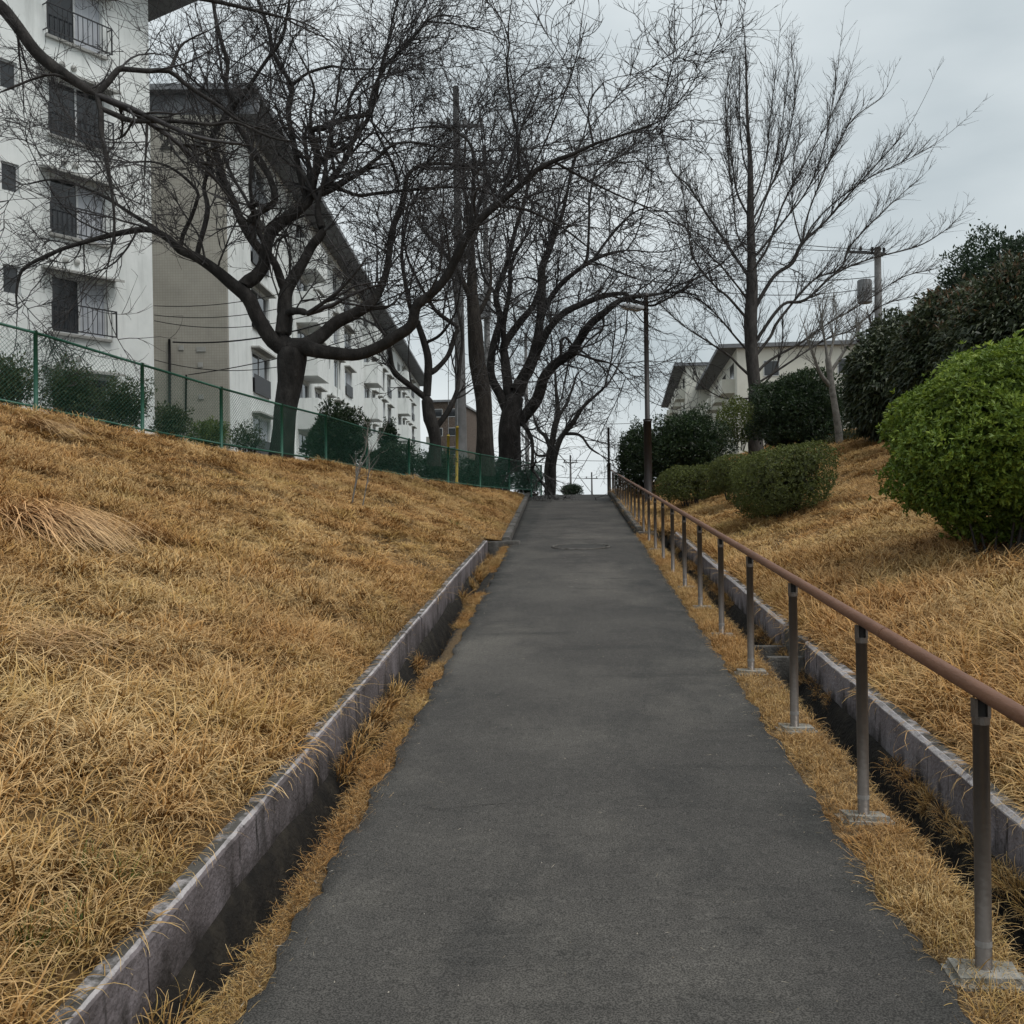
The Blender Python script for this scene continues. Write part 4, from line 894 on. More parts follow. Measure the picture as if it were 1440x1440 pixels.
# right-hand side
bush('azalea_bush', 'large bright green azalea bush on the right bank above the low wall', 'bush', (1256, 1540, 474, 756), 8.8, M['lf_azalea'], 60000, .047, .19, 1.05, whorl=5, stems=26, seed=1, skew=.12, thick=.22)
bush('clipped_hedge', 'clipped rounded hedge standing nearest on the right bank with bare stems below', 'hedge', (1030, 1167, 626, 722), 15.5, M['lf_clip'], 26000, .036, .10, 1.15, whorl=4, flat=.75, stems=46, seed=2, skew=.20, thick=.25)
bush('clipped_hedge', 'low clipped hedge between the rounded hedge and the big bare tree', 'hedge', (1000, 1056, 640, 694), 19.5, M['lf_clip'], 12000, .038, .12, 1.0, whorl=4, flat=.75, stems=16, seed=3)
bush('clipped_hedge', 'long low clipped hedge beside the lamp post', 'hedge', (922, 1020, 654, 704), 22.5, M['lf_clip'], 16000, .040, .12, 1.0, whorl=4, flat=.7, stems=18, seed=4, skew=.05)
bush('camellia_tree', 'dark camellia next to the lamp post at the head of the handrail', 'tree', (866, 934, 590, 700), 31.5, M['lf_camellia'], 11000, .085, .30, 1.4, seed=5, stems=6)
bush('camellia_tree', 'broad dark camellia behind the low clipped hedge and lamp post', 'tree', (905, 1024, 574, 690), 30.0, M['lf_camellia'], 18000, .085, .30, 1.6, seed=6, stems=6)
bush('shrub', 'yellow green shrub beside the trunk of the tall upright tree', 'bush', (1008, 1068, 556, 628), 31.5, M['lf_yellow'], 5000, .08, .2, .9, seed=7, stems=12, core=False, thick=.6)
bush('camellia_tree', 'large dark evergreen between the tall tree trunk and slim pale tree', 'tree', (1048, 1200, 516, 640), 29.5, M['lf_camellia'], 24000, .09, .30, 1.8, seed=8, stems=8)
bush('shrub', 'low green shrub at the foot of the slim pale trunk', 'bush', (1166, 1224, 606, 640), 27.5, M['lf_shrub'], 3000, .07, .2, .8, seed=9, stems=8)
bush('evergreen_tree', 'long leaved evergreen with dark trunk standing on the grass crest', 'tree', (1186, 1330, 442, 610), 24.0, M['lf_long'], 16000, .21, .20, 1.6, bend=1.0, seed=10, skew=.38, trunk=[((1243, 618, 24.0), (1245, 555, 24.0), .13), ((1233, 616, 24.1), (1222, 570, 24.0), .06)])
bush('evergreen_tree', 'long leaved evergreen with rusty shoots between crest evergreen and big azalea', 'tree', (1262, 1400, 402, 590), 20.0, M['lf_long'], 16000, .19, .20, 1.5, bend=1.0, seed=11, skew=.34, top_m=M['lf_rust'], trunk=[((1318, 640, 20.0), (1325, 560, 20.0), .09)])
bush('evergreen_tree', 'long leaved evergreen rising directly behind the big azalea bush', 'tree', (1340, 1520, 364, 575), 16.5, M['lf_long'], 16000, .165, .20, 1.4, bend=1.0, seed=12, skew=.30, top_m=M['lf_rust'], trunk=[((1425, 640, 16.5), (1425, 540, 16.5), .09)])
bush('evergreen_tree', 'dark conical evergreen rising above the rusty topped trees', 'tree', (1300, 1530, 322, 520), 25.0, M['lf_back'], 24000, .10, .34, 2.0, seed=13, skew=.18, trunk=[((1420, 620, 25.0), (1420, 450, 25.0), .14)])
# left-hand side, behind the fence
LS = 'shrubs behind the fence'
for i, (lab, box, d, m, n, lf) in enumerate([
    ('leafy shrub below the small windows of the near white block', (-60, 62, 492, 588), 16.6, 'lf_shrub', 7000, .06),
    ('loose twiggy shrub below the railed window of the near white block', (60, 140, 505, 600), 17.6, 'lf_shrub', 6000, .06),
    ('dense dark shrub by the corner of the near white block', (128, 215, 528, 616), 18.6, 'lf_shrub', 7000, .06),
    ('dark shrub at the foot of the conduit on the tan wall', (212, 268, 566, 622), 19.8, 'lf_shrub', 4000, .06),
    ('yellowish shrub in front of the tan tiled wall', (262, 326, 586, 634), 21.0, 'lf_yellow', 4000, .06),
    ('thin grey shrub between the tan wall and thick cherry trunk', (318, 374, 590, 642), 22.0, 'lf_shrub', 2600, .05)]):
    bush('shrub', lab, 'bush', box, d, M[m], n, lf, .45, seed=20+i, stems=40, group=LS, thick=.85, core=False, base_z=None)
bush('evergreen_tree', 'round dark evergreen in front of the white balconies', 'tree', (424, 520, 572, 668), 25.0, M['lf_camellia'], 12000, .085, .32, .9, seed=30, stems=6)
bush('evergreen_tree', 'small pointed conifer behind the fence below the white balconies', 'tree', (532, 560, 588, 660), 27.5, M['lf_back'], 4500, .06, .35, .3, seed=31, stems=3)
for i, (lab, box, d, n) in enumerate([('wide dark bush at the foot of the small conifer', (505, 592, 622, 682), 27.2, 9000), ('dark bush around the base of the slim forked tree', (584, 640, 628, 690), 30.3, 6000),
    ('dark bush beside the yellow guards', (640, 690, 640, 696), 32.8, 5000), ('dark bush beneath the vine clad trunk', (676, 726, 648, 698), 35.2, 5000), ('dark bush at the far end of the green fence', (718, 764, 652, 700), 38.5, 4500)]):
    bush('evergreen_bush', lab, 'bush', box, d, M['lf_back'], n, .07, .34, seed=40+i, stems=8)
bush('evergreen_bush', 'tiny far off evergreen seen over the crest of the path', 'bush', (788, 820, 680, 700), 75.0, M['lf_back'], 1500, .14, .25, .8, seed=50)

# ------------------------------------------------------------------ poles, lamp, wires
def upole(label, px, ptop, d, rt, rb, foot_y):
    top = PX(px, ptop, d); b = np.array([top[0], top[1], PX(px, foot_y, d)[2]-1.0])
    t = thing('utility_pole', label, 'pole', b); z = top[2]-b[2]
    tube_obj('pole', M['pole'], t, [(0, 0, z*k/6) for k in range(7)], np.linspace(rb, rt, 7), 14); return t, b, top
def arm(t, z, L, off=0, ins=(-.9, -.3, .3, .9), rot=0.0, m=None):
    m = m or M['steel']
    bx = box_obj('crossarm', m, t, -L/2+off, L/2+off, .13, .22, z-.05, z+.05); bx.rotation_euler.z = rot+PSI
    for k in ins:
        tube_obj('insulator', M['pole'] if m is M['steel'] else m, bx, [(off+k*L/2, .175, z+.05), (off+k*L/2, .175, z+.14), (off+k*L/2, .175, z+.27)], [.035, .075, .05], 8)
def cable(label, a, b, sag, rad=.014):
    n = 25; t_ = np.linspace(0, 1, n); P = a[None]*(1-t_)[:, None]+b[None]*t_[:, None]; P[:, 2] -= sag*4*t_*(1-t_)
    base = P[0].copy(); o = tube_obj('overhead_cable', M['cable'], None, P-base, rad, 4); o.location = base; tag(o, label, 'cable')
t, b, p1top = upole('tall grey concrete utility pole with two crossarms among the cherry limbs', 641, 122, 34.0, .10, .21, 650)
z1 = p1top[2]-b[2]; arm(t, z1-1.25, 1.85, .0); arm(t, z1-2.65, 1.6, -.25)
tube_obj('drop_bracket', M['steel'], t, [(.9, .2, z1-1.3), (.92, .2, z1-1.75)], .025, 6)
bm = bmesh.new(); add_box(bm, -.32, .32, .2, .75, z1-4.6, z1-4.2)
t2, b2, p2top = upole('second concrete utility pole carrying a boxy transformer', 681, 205, 50.0, .10, .19, 655)
bm.free(); z2 = p2top[2]-b2[2]; arm(t2, z2-.8, 1.8)
zt_ = PX(681, 418, 50)[2]-b2[2]; zb_ = PX(681, 450, 50)[2]-b2[2]; box_obj('transformer', M['steel'], t2, -.42, .25, -.75, -.15, zb_, zt_, bevel=.05)
t3, b3, p3top = upole('slender far utility pole right of the multi stemmed cherry', 739, 468, 80.0, .11, .18, 660); arm(t3, p3top[2]-b3[2]-.6, 1.8)
t4, b4, p4top = upole('utility pole with grey transformer beyond the tall upright tree', 1234, 348, 46.0, .14, .20, 520)
z4 = p4top[2]-b4[2]; arm(t4, z4-.22, 2.0, -.45, rot=.25, m=M['black'])
zt_ = PX(1234, 393, 46)[2]-b4[2]; zb_ = PX(1234, 426, 46)[2]-b4[2]
bm = bmesh.new(); bmesh.ops.create_cone(bm, cap_ends=True, segments=16, radius1=.32, radius2=.32, depth=zt_-zb_, matrix=Matrix.Translation((-.6, 0, (zt_+zb_)/2))); bmesh.ops.bevel(bm, geom=[e for e in bm.edges if abs(e.verts[0].co.z-e.verts[1].co.z) < .01], offset=.04, segments=2, affect='EDGES'); bm_obj('transformer', bm, M['steel'], t4)
box_obj('transformer_bracket', M['steel'], t4, -.5, -.1, -.05, .05, (zt_+zb_)/2-.05, (zt_+zb_)/2+.05)
for lab, px, tp, d in (('tiny distant utility pole over the crest with a round fitting', 802, 640, 110.0), ('thinnest distant utility pole over the crest', 832, 664, 130.0)):
    t, b, top = upole(lab, px, tp, d, .09, .14, 700); arm(t, top[2]-b[2]-.8, 1.6, ins=(-.8, .8))
# street lamp
lt = PX(908, 414, 27.0); lf_ = PX(912, 712, 27.0); lb = np.array([lt[0], lt[1], float(zR(lt[0], lt[1]))])
t = thing('street_lamp', 'dark brown street lamp post with a flat side lantern beside the handrail', 'lamp', lb); zt_ = lt[2]-lb[2]; zs = PX(909, 592, 27)[2]-lb[2]
tube_obj('base_post', M['dkbrown'], t, [(0, 0, -.3), (0, 0, zs)], .105, 14); tube_obj('collar', M['dkbrown'], t, [(0, 0, zs-.01), (0, 0, zs+.05)], .118, 14)
tube_obj('upper_post', M['dkbrown'], t, [(0, 0, zs+.05), (0, 0, zt_-.03)], [.068, .062], 14); tube_obj('post_cap', M['dkbrown'], t, [(0, 0, zt_-.04), (0, 0, zt_+.02), (0, 0, zt_+.04)], [.088, .088, .05], 14)
ar_ = box_obj('lantern', M['lamp'], t, -.66, -.10, -.17, .17, -.04, .04, bevel=.03); ar_.location = (0, 0, zt_-.40); ar_.rotation_euler = (0, .14, .25)
box_obj('diffuser', M['alu'], ar_, -.60, -.18, -.14, .14, -.075, -.037, bevel=.015)
tube_obj('lantern_arm', M['dkbrown'], t, [(-.02, 0, zt_-.40), (-.16, -.03, zt_-.385)], .03, 8)
# thin pole at the end of the handrail
q = PX(855.5, 601, 38.6); t = thing('sign_pole', 'thin dark pole standing at the top end of the handrail', 'pole', (q[0], q[1], float(Pz(q[1])))); zz = q[2]-float(Pz(q[1]))
tube_obj('pole', M['black'], t, [(0, 0, -.2), (0, 0, zz)], .045, 8); tube_obj('base_sleeve', M['iron'], t, [(0, 0, -.2), (0, 0, 1.2)], .075, 10)
# yellow stay-wire guards
for lab, px, y0, y1 in (('taller yellow plastic wire guard behind the fence', 643, 601, 672), ('shorter yellow plastic wire guard behind the fence', 630.5, 613, 672)):
    a, b_ = PX(px, y0, 31.5), PX(px-1, y1, 31.5); t = thing('wire_guard', lab, 'wire guard', b_)
    tube_obj('sleeve', M['yellow'], t, [(0, 0, -.2), tuple(a-b_)], .045, 10); tube_obj('stay_wire', M['steel'], t, [tuple(a-b_), tuple(a-b_+np.array([.0, .3, 2.5]))], .010, 5)
    tube_obj('sleeve_cap', M['yellow'], t, [tuple(a-b_), tuple(a-b_+[0, 0, .05])], [.049, .03], 10)
# cables
pA = p1top-[0, 0, 4.6]; wallA = PX(217, 430, 36.5)
for i, (py, dz, lab) in enumerate(((430, 4.3, 'topmost cable from the white block corner to the tall pole'), (443, 4.7, 'second cable down from the white block corner to the tall pole'), (451, 5.2, 'third cable down from the white block corner to the tall pole'), (506, 6.6, 'lowest thin cable crossing the tan wall to the tall pole'))):
    cable(lab, PX(217, py, 36.8), p1top-[0, 0, dz], .9+.15*i, .014)
cable('thick cable from the conduit elbow on the tan wall', PX(243, 481, 38.0), p1top-[0, 0, 5.9], .8, .028); cable('thin cable from the small conduit low on the tan wall', PX(265, 527, 38.0), p1top-[0, 0, 7.2], .3, .018)
for i, (dz, zo) in enumerate(((.6, -.1), (.9, -.15), (3.2, -1.3), (3.6, -1.8))):
    cable(['uppermost line between second pole and right hand pole', 'second line between second pole and right hand pole', 'third line between second pole and right hand pole', 'lowest line between second pole and right hand pole'][i], p2top-[0, 0, dz], p4top+[0, 0, zo], 1.0+.2*i, .018)
for i, py in enumerate((585, 637, 662)):
    cable(['far line crossing above the crest of the path', 'far middle line crossing above the crest of the path', 'far low line crossing just above the crest of the path'][i], PX(690, py-3, 90), PX(990, py, 90), .8, .022)

# ------------------------------------------------------------------ small things on the bank
def slope_hit(px, py, fz):
    lo, hi = 1.5, 60.0
    for k in range(400):
        d = 1.5+k*.12; p = PX(px, py, d)
        if p[2] < float(fz(p[0], p[1])): return p
    return p
a = slope_hit(548, 656, zL); q = [slope_hit(x, y, zL)+[0, 0, .06] for x, y in ((548, 656), (562, 661), (576, 667), (588, 673), (600, 682))]
lg = thing('fallen_log', 'weathered fallen log lying at the foot of the fence', 'log', q[0]); tube_obj('stem', M['log'], lg, [tuple(v-q[0]) for v in q], [.10, .115, .105, .10, .085], 10)
tube_obj('branch_stub', M['log'], lg, [tuple(q[1]-q[0]), tuple(q[1]-q[0]+np.array([.25, -.25, .22]))], [.04, .02], 6)
# whitish sapling
sp = slope_hit(494, 712, zL); dS = float(np.dot(sp-CAM, _f))
TS = [(lr('494,714,1.3 498,690,1.2 503,665,1.1 508,645,1 514,632,.8 517,600,.6'), 0), (lp('503,662 518,640 530,620', .8, .4), .2), (lp('510,712 514,690 519,660 518,625', 1.0, .5), .1)]
tree('sapling', 'pale leafless sapling on the bank in front of the fence', dS, TS, [dict(n=5, len=U(.15, .5), rf=.6, rmax=.008, rmin=.004, ang=(.3, .8), up=.3, K=5, wig=.15, sides=3, trunk=True, ends=2), dict(n=4, len=U(.08, .25), rf=.6, rmin=.003, ang=(.3, .8), K=3, wig=.2, sides=3)], M['bark_pale'], seed=81, cat='sapling', step=.05)

# ------------------------------------------------------------------ grass
def blade_mesh(name, nb, seg, Lr, Wr, spread, lean, m, seed, arch=(1.2, 2.4), twist=.25):
    r = np.random.default_rng(seed); V, Fc, al, rn = [], [], [], []; o = 0
    for i in range(nb):
        a = r.uniform(0, 6.283); rad = spread*math.sqrt(r.uniform()); p = np.array([rad*math.cos(a), rad*math.sin(a), -.01]); az = a+r.normal()*.9
        L = r.uniform(*Lr); W = r.uniform(*Wr); el = r.uniform(*lean); bend = -r.uniform(*arch)/seg; c = r.uniform(); tw = r.normal()*twist
        for k in range(seg+1):
            h = np.array([math.cos(az), math.sin(az), 0]); s = np.array([-math.sin(az+tw), math.cos(az+tw), 0]); wk = W*(1-(k/seg)**1.6)*.5+.0004
            V += [p-s*wk, p+s*wk]; al += [k/seg]*2; rn += [c]*2
            if k < seg: Fc.append((o+2*k, o+2*k+1, o+2*k+3, o+2*k+2))
            p = p+(h*math.cos(el)+np.array([0, 0, math.sin(el)]))*L/seg; el += bend*(.4+1.2*k/seg); az += tw*.3
        o += 2*(seg+1)
    me = fastmesh(name, np.array(V), np.array(Fc), True, {'along': al, 'rnd': rn}); me.materials.append(m); return me
def source(name, metas):
    c = bpy.data.collections.new(name)
    for i, me in enumerate(metas): c.objects.link(bpy.data.objects.new('%s_%02d' % (name, i), me))
    return c
src_long = source('tuft_long', [blade_mesh('tuft', 22, 6, (.09, .29), (.004, .0075), .075, (.5, 1.5), M['straw'], 200+i, (1.3, 3.4)) for i in range(8)])
def merge_tufts(name, col, k, rad, seed):
    """one clump mesh out of k tufts of a collection"""
    r = np.random.default_rng(seed); V, Fc, al, rn, o = [], [], [], [], 0; objs = list(col.objects)
    for i in range(k):
        me = objs[r.integers(len(objs))].data; n = len(me.vertices); v = np.empty(n*3, np.float32); me.vertices.foreach_get('co', v); v = v.reshape(-1, 3)
        f = np.empty(len(me.loops), np.int32); me.loops.foreach_get('vertex_index', f); f = f.reshape(-1, 4)
        a_ = np.empty(n, np.float32); me.attributes['along'].data.foreach_get('value', a_); c_ = np.empty(n, np.float32); me.attributes['rnd'].data.foreach_get('value', c_)
        an = r.uniform(0, 6.283); sc = r.uniform(.7, 1.3); tx = r.normal(size=2)*.18; ca, sa = math.cos(an), math.sin(an)
        v = v*sc; v[:, 0] += v[:, 2]*tx[0]; v[:, 1] += v[:, 2]*tx[1]; w_ = v.copy(); w_[:, 0] = v[:, 0]*ca-v[:, 1]*sa; w_[:, 1] = v[:, 0]*sa+v[:, 1]*ca
        b = r.uniform(0, 6.283); q = rad*math.sqrt(r.uniform()); w_[:, 0] += q*math.cos(b); w_[:, 1] += q*math.sin(b); w_[:, 2] += r.uniform(-.02, .01)
        V.append(w_); Fc.append(f+o); al.append(a_); rn.append(np.clip(c_*.8+r.uniform(0, .2), 0, 1)); o += n
    me = fastmesh(name, np.concatenate(V), np.concatenate(Fc), True, {'along': np.concatenate(al), 'rnd': np.concatenate(rn)}); me.materials.append(M['straw']); return me
src_short = source('tuft_short', [blade_mesh('tuft', 24, 4, (.06, .19), (.0045, .0075), .09, (.0, 1.2), M['straw'], 300+i, (.6, 2.8), .5) for i in range(6)])
src_mat = source('tuft_mat', [blade_mesh('tuft', 20, 5, (.03, .13), (.0025, .005), .06, (.0, .75), M['straw'], 400+i, (-.2, 1.6), 1.1) for i in range(6)])
src_long_big = source('clump_long', [merge_tufts('clump', src_long, 12, .24, 500+i) for i in range(8)])
src_short_big = source('clump_short', [merge_tufts('clump', src_short, 14, .26, 600+i) for i in range(8)])
def scatter_tree(name, col):
    g = bpy.data.node_groups.new(name, 'GeometryNodeTree')
    g.interface.new_socket('Geometry', in_out='INPUT', socket_type='NodeSocketGeometry'); g.interface.new_socket('Geometry', in_out='OUTPUT', socket_type='NodeSocketGeometry')
    n = g.nodes; l = g.links; gi = n.new('NodeGroupInput'); go = n.new('NodeGroupOutput'); ci = n.new('GeometryNodeCollectionInfo'); ci.inputs['Collection'].default_value = col; ci.inputs['Separate Children'].default_value = True
    ip = n.new('GeometryNodeInstanceOnPoints'); ip.inputs['Pick Instance'].default_value = True
    def na(nm, ty):
        q = n.new('GeometryNodeInputNamedAttribute'); q.data_type = ty; q.inputs['Name'].default_value = nm; return [s for s in q.outputs if s.enabled and s.name == 'Attribute'][0]
    er = n.new('FunctionNodeEulerToRotation'); l.new(na('rot', 'FLOAT_VECTOR'), er.inputs[0])
    l.new(gi.outputs[0], ip.inputs['Points']); l.new(ci.outputs[0], ip.inputs['Instance']); l.new(na('pick', 'INT'), ip.inputs['Instance Index']); l.new(er.outputs[0], ip.inputs['Rotation']); l.new(na('scl', 'FLOAT_VECTOR'), ip.inputs['Scale'])
    l.new(ip.outputs[0], go.inputs[0]); return g
GT = {k: scatter_tree(k, c) for k, c in (('long', src_long), ('short', src_short), ('mat', src_mat), ('long_big', src_long_big), ('short_big', src_short_big))}
def scatter(name, label, pts, tilt, scl, kind, seed, m=None):
    r = np.random.default_rng(seed); n = len(pts); me = bpy.data.meshes.new(name); me.vertices.add(n); me.vertices.foreach_set('co', np.asarray(pts, np.float32).ravel())
    nz_ = .12 if kind.endswith('big') else .24          # lean of the ground first, then a free spin about the stem
    tx = tilt[0]+r.normal(size=n)*nz_; ty = tilt[1]+r.normal(size=n)*nz_; az = r.uniform(0, 6.283, n)
    cx, sx, cy_, sy, ca, sa = np.cos(tx), np.sin(tx), np.cos(ty), np.sin(ty), np.cos(az), np.sin(az)
    m00 = cy_*ca+sy*sx*sa; m10 = cx*sa; m20 = -sy*ca+cy_*sx*sa; m21 = sy*sa+cy_*sx*ca; m22 = cy_*cx
    rot = np.stack([np.arctan2(m21, m22), -np.arcsin(np.clip(m20, -1, 1)), np.arctan2(m10, m00)], 1)
    a = me.attributes.new('rot', 'FLOAT_VECTOR', 'POINT'); a.data.foreach_set('vector', rot.astype(np.float32).ravel())
    pp = np.asarray(pts); scl = scl*np.clip(.95+.30*snoise(pp[:, 0]*1.6, pp[:, 1]*1.6, 55), .5, 1.5); s3 = np.stack([scl, scl, scl*r.uniform(.7, 1.2, n)], 1)
    if kind.endswith('big'): s3 = np.stack([np.clip(scl, .85, 1.15)]*2+[scl*(.55 if kind == 'short_big' else .8)], 1)
    a = me.attributes.new('scl', 'FLOAT_VECTOR', 'POINT'); a.data.foreach_set('vector', s3.astype(np.float32).ravel())
    a = me.attributes.new('pick', 'INT', 'POINT'); a.data.foreach_set('value', r.integers(0, 6 if kind in ('short', 'mat') else 8, n).astype(np.int32)); me.update()
    o = link(name, me, M['straw']); md = o.modifiers.new('scatter', 'NODES'); md.node_group = GT[kind]
    return tag(o, label, 'grass', kind='stuff')
def inview(P, marg=60):
    q = P-CAM; d = q @ _f; x = 720+F*(q @ _r)/np.maximum(d, .01); y = 720-F*(q @ _u)/np.maximum(d, .01)
    return (d > .8) & (x > -marg*3) & (x < 1440+marg*3) & (y < 1440+marg*4)
def sample(xr, yr, n, r): return r.uniform(*xr, n), r.uniform(*yr, n)
r = np.random.default_rng(99)
def thin(X, Y, seed, lo=-.95):   # bare patches
    return snoise(X*1.3, Y*1.3, seed)+r.normal(size=len(X))*.35 > lo
# left bank
def left_pts(n, y0, y1):
    X, Y = sample((-14, -1.3), (y0, y1), n, r); ok = (X < inner_left(Y)-.045) & (X > fenceX(Y)-.05); X, Y = X[ok], Y[ok]; ok = thin(X, Y, 61); X, Y = X[ok], Y[ok]
    P = np.stack([X, Y, zL(X, Y)], 1); return P[inview(P)]
def split(P, k, edge):
    """far from the edge: one clump stands for k tufts"""
    near = edge < .34; far = P[~near]; return P[near], far[:len(far)//k]
def fade(P, y0, y1, seed):
    return P[P[:, 1]+1.2*snoise(P[:, 0], P[:, 1], seed) < r.uniform(y0, y1, len(P))]
P = fade(left_pts(46000, 1.5, 14), 6, 11, 91); A, B = split(P, 12, inner_left(P[:, 1])-P[:, 0])
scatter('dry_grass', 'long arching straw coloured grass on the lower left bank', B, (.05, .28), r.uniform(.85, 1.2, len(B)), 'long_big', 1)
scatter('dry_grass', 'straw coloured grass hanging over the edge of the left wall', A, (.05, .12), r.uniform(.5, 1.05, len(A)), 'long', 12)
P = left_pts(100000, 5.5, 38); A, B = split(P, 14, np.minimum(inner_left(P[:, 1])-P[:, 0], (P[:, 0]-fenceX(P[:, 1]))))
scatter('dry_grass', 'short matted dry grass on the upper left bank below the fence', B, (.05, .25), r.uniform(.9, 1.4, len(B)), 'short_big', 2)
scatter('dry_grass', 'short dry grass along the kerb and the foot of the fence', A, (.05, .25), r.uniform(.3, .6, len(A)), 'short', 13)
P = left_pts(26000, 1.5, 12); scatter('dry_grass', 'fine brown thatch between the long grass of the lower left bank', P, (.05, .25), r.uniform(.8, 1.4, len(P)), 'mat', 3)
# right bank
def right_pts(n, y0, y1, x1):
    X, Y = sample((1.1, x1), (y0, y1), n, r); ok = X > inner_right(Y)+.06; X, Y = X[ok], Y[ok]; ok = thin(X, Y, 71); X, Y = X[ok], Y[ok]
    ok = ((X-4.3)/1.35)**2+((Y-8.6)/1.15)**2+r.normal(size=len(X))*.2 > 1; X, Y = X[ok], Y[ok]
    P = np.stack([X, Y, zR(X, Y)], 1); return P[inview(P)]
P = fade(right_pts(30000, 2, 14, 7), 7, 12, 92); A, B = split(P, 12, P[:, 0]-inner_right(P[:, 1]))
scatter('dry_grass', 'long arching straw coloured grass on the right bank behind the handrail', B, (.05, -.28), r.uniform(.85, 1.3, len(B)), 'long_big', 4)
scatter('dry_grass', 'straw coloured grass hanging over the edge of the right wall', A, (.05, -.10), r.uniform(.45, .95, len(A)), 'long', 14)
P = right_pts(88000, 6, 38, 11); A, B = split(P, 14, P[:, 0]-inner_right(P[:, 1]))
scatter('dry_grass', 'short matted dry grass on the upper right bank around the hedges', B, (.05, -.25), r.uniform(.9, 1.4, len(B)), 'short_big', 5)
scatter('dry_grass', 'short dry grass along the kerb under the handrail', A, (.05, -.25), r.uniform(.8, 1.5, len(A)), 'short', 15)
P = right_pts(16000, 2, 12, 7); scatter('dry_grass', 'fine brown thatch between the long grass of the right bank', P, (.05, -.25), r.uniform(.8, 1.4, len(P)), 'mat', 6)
# verges along the asphalt
Y = r.uniform(1.5, 17, 3900); X = path_left(Y)-.06+r.normal(size=len(Y))*.032; ok = (snoise(Y*1.7, Y*0+3, 77) > -.35); X, Y = X[ok], Y[ok]
scatter('dry_grass', 'narrow ragged strip of dry grass along the left edge of the asphalt', np.stack([X, Y, Pz(Y)-.02], 1), (0, 0), r.uniform(.35, .75, len(X)), 'mat', 7)
Y = r.uniform(1.5, 19, 7600); X = r.uniform(1.04, 1.295, len(Y)); Xp = np.array([y for y in post_y]); ok = ~((np.abs(X-XRAIL) < .10) & (np.min(np.abs(Y[:, None]-Xp[None]), 1) < .115)); X, Y = X[ok], Y[ok]
scatter('dry_grass', 'strip of short dry grass around the feet of the handrail posts', np.stack([X, Y, Pz(Y)-.015], 1), (0, 0), r.uniform(.45, .85, len(X)), 'mat', 8)
Y = r.uniform(1.5, 19, 1900); X = r.uniform(1.06, 1.27, len(Y)); scatter('dry_grass', 'taller straw tufts in the strip under the handrail', np.stack([X, Y, Pz(Y)-.02], 1), (0, 0), r.uniform(.28, .5, len(X)), 'long', 9)
# tufts hanging in the ditches
Y = r.uniform(2, 17, 650); X = wall_left(Y)+.04+r.uniform(0, .04, len(Y)); ok = snoise(Y*1.1, Y*0+8, 78) > .05; X, Y = X[ok], Y[ok]
scatter('dry_grass', 'wispy tufts sprouting from the foot of the left wall in the ditch', np.stack([X, Y, Pz(Y)-.2+r.uniform(-.05, .06, len(X))], 1), (0, .5), r.uniform(.4, .8, len(X)), 'long', 10)
Y = r.uniform(2, 18, 520); X = 1.62-r.uniform(0, .05, len(Y)); ok = snoise(Y*1.2, Y*0+4, 79) > -.1; X, Y = X[ok], Y[ok]
scatter('dry_grass', 'wispy tufts sprouting from the foot of the right wall in the ditch', np.stack([X, Y, Pz(Y)-.12+r.uniform(-.05, .04, len(X))], 1), (0, -.6), r.uniform(.25, .45, len(X)), 'long', 11)
Y = r.uniform(2, 17, 500); X = wall_left(Y)+r.uniform(.04, .20, len(Y)); scatter('dry_grass', 'dead grass litter lying on the floor of the left ditch', np.stack([X, Y, Pz(Y)-.34], 1), (0, 0), r.uniform(.4, .9, len(X)), 'mat', 16)
Y = r.uniform(2, 17, 260); X = r.uniform(-.9, .98, len(Y)); ok = r.uniform(size=len(Y)) < np.abs(X)**4; X, Y = X[ok], Y[ok]
# flattened clump of long pale straw
def straw_clump(label, px, py, n, L, head, seed):
    p = slope_hit(px, py, zL); t = thing('straw_clump', label, 'grass clump', p); rr = np.random.default_rng(seed); V, Fc, al, rn = [], [], [], []; o = 0; seg = 8
    for i in range(n):
        q = rr.normal(size=3)*[.13, .16, .02]; az = head+rr.normal()*.36; el = rr.uniform(.02, .55); Lb = L*rr.uniform(.45, 1.15); c = rr.uniform(); W = rr.uniform(.006, .011)
        for k in range(seg+1):
            s = np.array([-math.sin(az), math.cos(az), 0]); wk = W*(1-(k/seg)**2)*.5+.0005; V += [q-s*wk, q+s*wk]; al += [k/seg]*2; rn += [c]*2
            if k < seg: Fc.append((o+2*k, o+2*k+1, o+2*k+3, o+2*k+2))
            q = q+(np.array([math.cos(az), math.sin(az), 0])*math.cos(el)+np.array([0, 0, math.sin(el)]))*Lb/seg; el -= rr.uniform(.08, .24); az += rr.normal()*.04
            gz = float(zL(p[0]+q[0], p[1]+q[1]))-p[2]+.09+.06*c; q[2] = max(q[2], gz)
        o += 2*(seg+1)
    tag(link('blades', fastmesh('blades', np.array(V), np.array(Fc), True, {'along': al, 'rnd': rn}), M['straw_long'], t), kind='stuff')
straw_clump('flattened clump of long pale straw sweeping across the left bank', 45, 752, 620, .85, -.25, 1)
straw_clump('upright tuft of long straw on the left bank near the flattened clump', 40, 930, 90, .5, .4, 2)
straw_clump('pale straw heap below the first fence posts', 45, 606, 160, .7, -.1, 3)
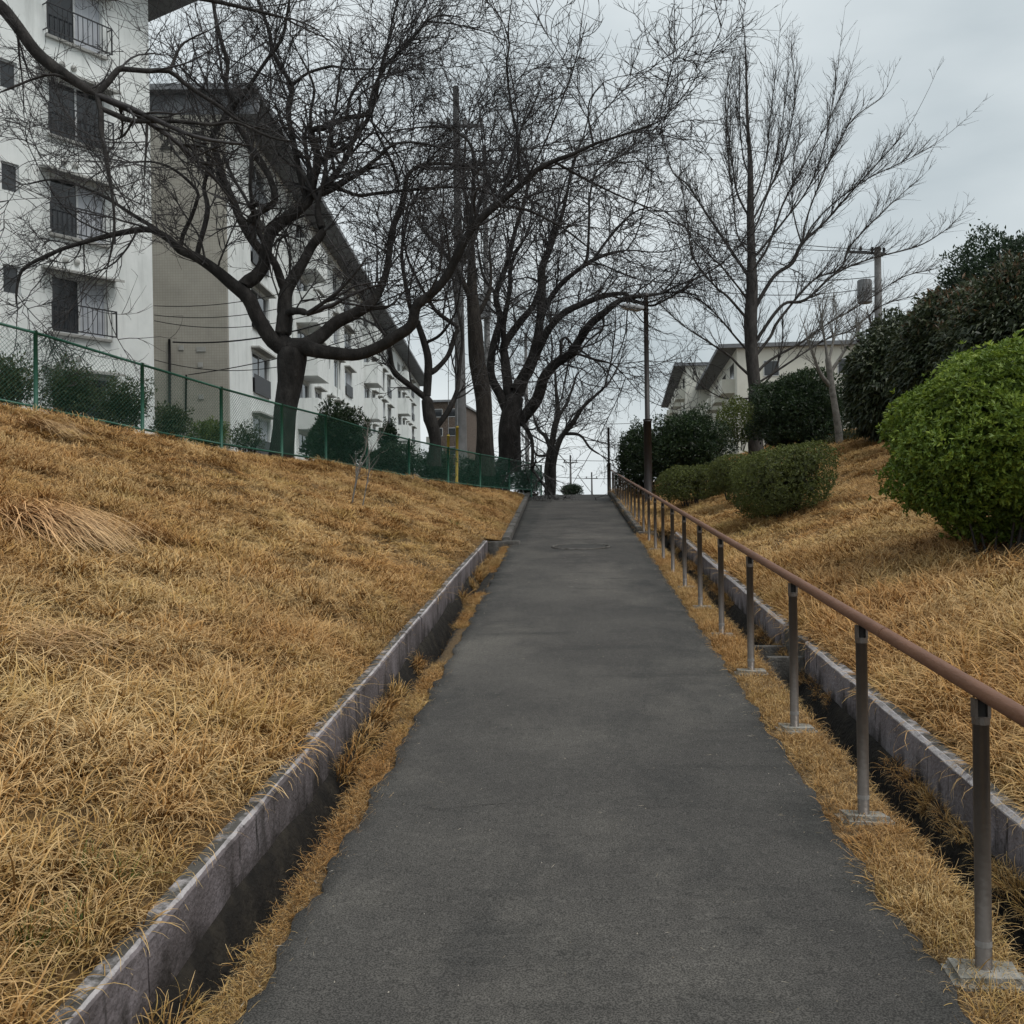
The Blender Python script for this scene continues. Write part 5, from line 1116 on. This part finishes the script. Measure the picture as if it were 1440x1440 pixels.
# ferns under the big azalea
def fern(label, px, py, seed):
    p = slope_hit(px, py, zR); t = thing('fern', label, 'fern', p); rr = np.random.default_rng(seed)
    for i in range(7):
        az = rr.uniform(0, 6.28); el = rr.uniform(.5, 1.0); q = np.zeros(3); Pp, Dd = [], []; h = np.array([math.cos(az), math.sin(az), 0]); s = np.array([-h[1], h[0], 0])
        for k in range(16):
            q = q+(h*math.cos(el)+np.array([0, 0, math.sin(el)]))*.025; el -= .09; w_ = math.sin(math.pi*(k+2)/18)
            for sg in (-1, 1): Pp.append(q.copy()); Dd.append((s*sg+h*.35)*1.0)
        ln = np.repeat([.11*math.sin(math.pi*(k+3)/20) for k in range(16)], 2)
        V, Fc, kk = leaves(np.array(Pp), np.array(Dd), ln, ln*.35, rr, fold=.1); link('frond', fastmesh('frond', V, Fc, False, {'rnd': np.full(len(V), .5)}), M['lf_clip'], t)
fern('fern tucked under the left skirt of the big azalea', 1395, 752, 1); fern('fern at the right foot of the big azalea', 1432, 757, 2)
# a green seedling rooted in the left wall
p = PX(276, 1300, 3.75); t = thing('seedling', 'small green seedling growing out of the left ditch wall', 'plant', p); rr = np.random.default_rng(4)
for i in range(6):
    dvec = unit(np.array([[rr.uniform(-.2, .9), -.4+rr.normal()*.3, rr.uniform(.2, 1)]])); V, Fc, kk = leaves(np.zeros((1, 3))+[[0, 0, .02*i]], dvec, np.array([.06]), np.array([.022]), rr, fold=.1)
    link('leaf', fastmesh('leaf', V, Fc, False, {'rnd': np.full(len(V), .8)}), M['lf_yellow'], t)

# fresh green tufts among the straw
M['green_blade'] = leaf_mat('green_blade', [(.05, .075, .012), (.10, .135, .022), (.17, .20, .04)], .6, .1)
gme = [blade_mesh('green_tuft', 34, 5, (.06, .17), (.003, .0055), .05, (.6, 1.5), M['green_blade'], 700+i, (.3, 1.6)) for i in range(3)]
for i, (px, py, lab) in enumerate(((88, 1378, 'fresh green grass tuft low on the left bank beside the wall'), (150, 1240, 'small green tuft among straw on the left bank'), (640, 742, 'green tuft near the upper end of the left wall'), (700, 702, 'green turf patch at the foot of the far fence posts'))):
    p = slope_hit(px, py, zL); t = thing('grass_tuft', lab, 'grass tuft', p)
    for k in range(4 if i != 1 else 2):
        o = link('blades', gme[(i+k) % 3], None, t); q = np.array([random.uniform(-.09, .09), random.uniform(-.09, .09)]); o.location = (q[0], q[1], float(zL(p[0]+q[0], p[1]+q[1]))-p[2]); o.rotation_euler.z = random.uniform(0, 6.28); tag(o, kind='stuff')
# grit and straw bits on the asphalt
gr = np.random.default_rng(77); n_ = 900; Y = 1.8+16*gr.uniform(0, 1, n_)**1.6; X = gr.uniform(-.9, .98, n_); e_ = gr.uniform(size=n_) < .45; X = np.where(e_, np.sign(X)*(.99-np.abs(gr.normal(size=n_))*.07), X)
c_ = (X-path_left(Y))/(1.02-path_left(Y)); Z = Pz(Y)+.012*(1-(2*c_-1)**2)+.004*snoise(X*2, Y*2, 5)
L_ = gr.uniform(.0015, .004, n_); st_ = gr.uniform(size=n_) < .25; an = gr.uniform(0, 6.28, n_); lx = np.where(st_, L_*8, L_); ly = np.where(st_, .0012, L_*.8); h_ = np.where(st_, .002, L_*1.2)
ux_ = np.stack([np.cos(an), np.sin(an), 0*an], 1); uy_ = np.stack([-np.sin(an), np.cos(an), 0*an], 1); B0 = np.stack([X, Y, Z-.0005], 1)
V = np.stack([B0+ux_*lx[:, None], B0+uy_*ly[:, None], B0-ux_*lx[:, None], B0-uy_*ly[:, None], B0+np.array([0, 0, 1])*h_[:, None]], 1).reshape(-1, 3); i_ = np.arange(n_)[:, None]*5
Fc = np.concatenate([i_+[0, 1, 4], i_+[1, 2, 4], i_+[2, 3, 4], i_+[3, 0, 4]])
M['grit'] = mat('pale_grit', [(.10, .085, .06), (.28, .24, .18), (.48, .44, .38)], 40, .9, coord='World', lo=.35, hi=.65)
tag(link('grit', fastmesh('grit', V, Fc, False), M['grit']), 'scattered pale grit and straw bits on the asphalt path', 'grit', kind='stuff')
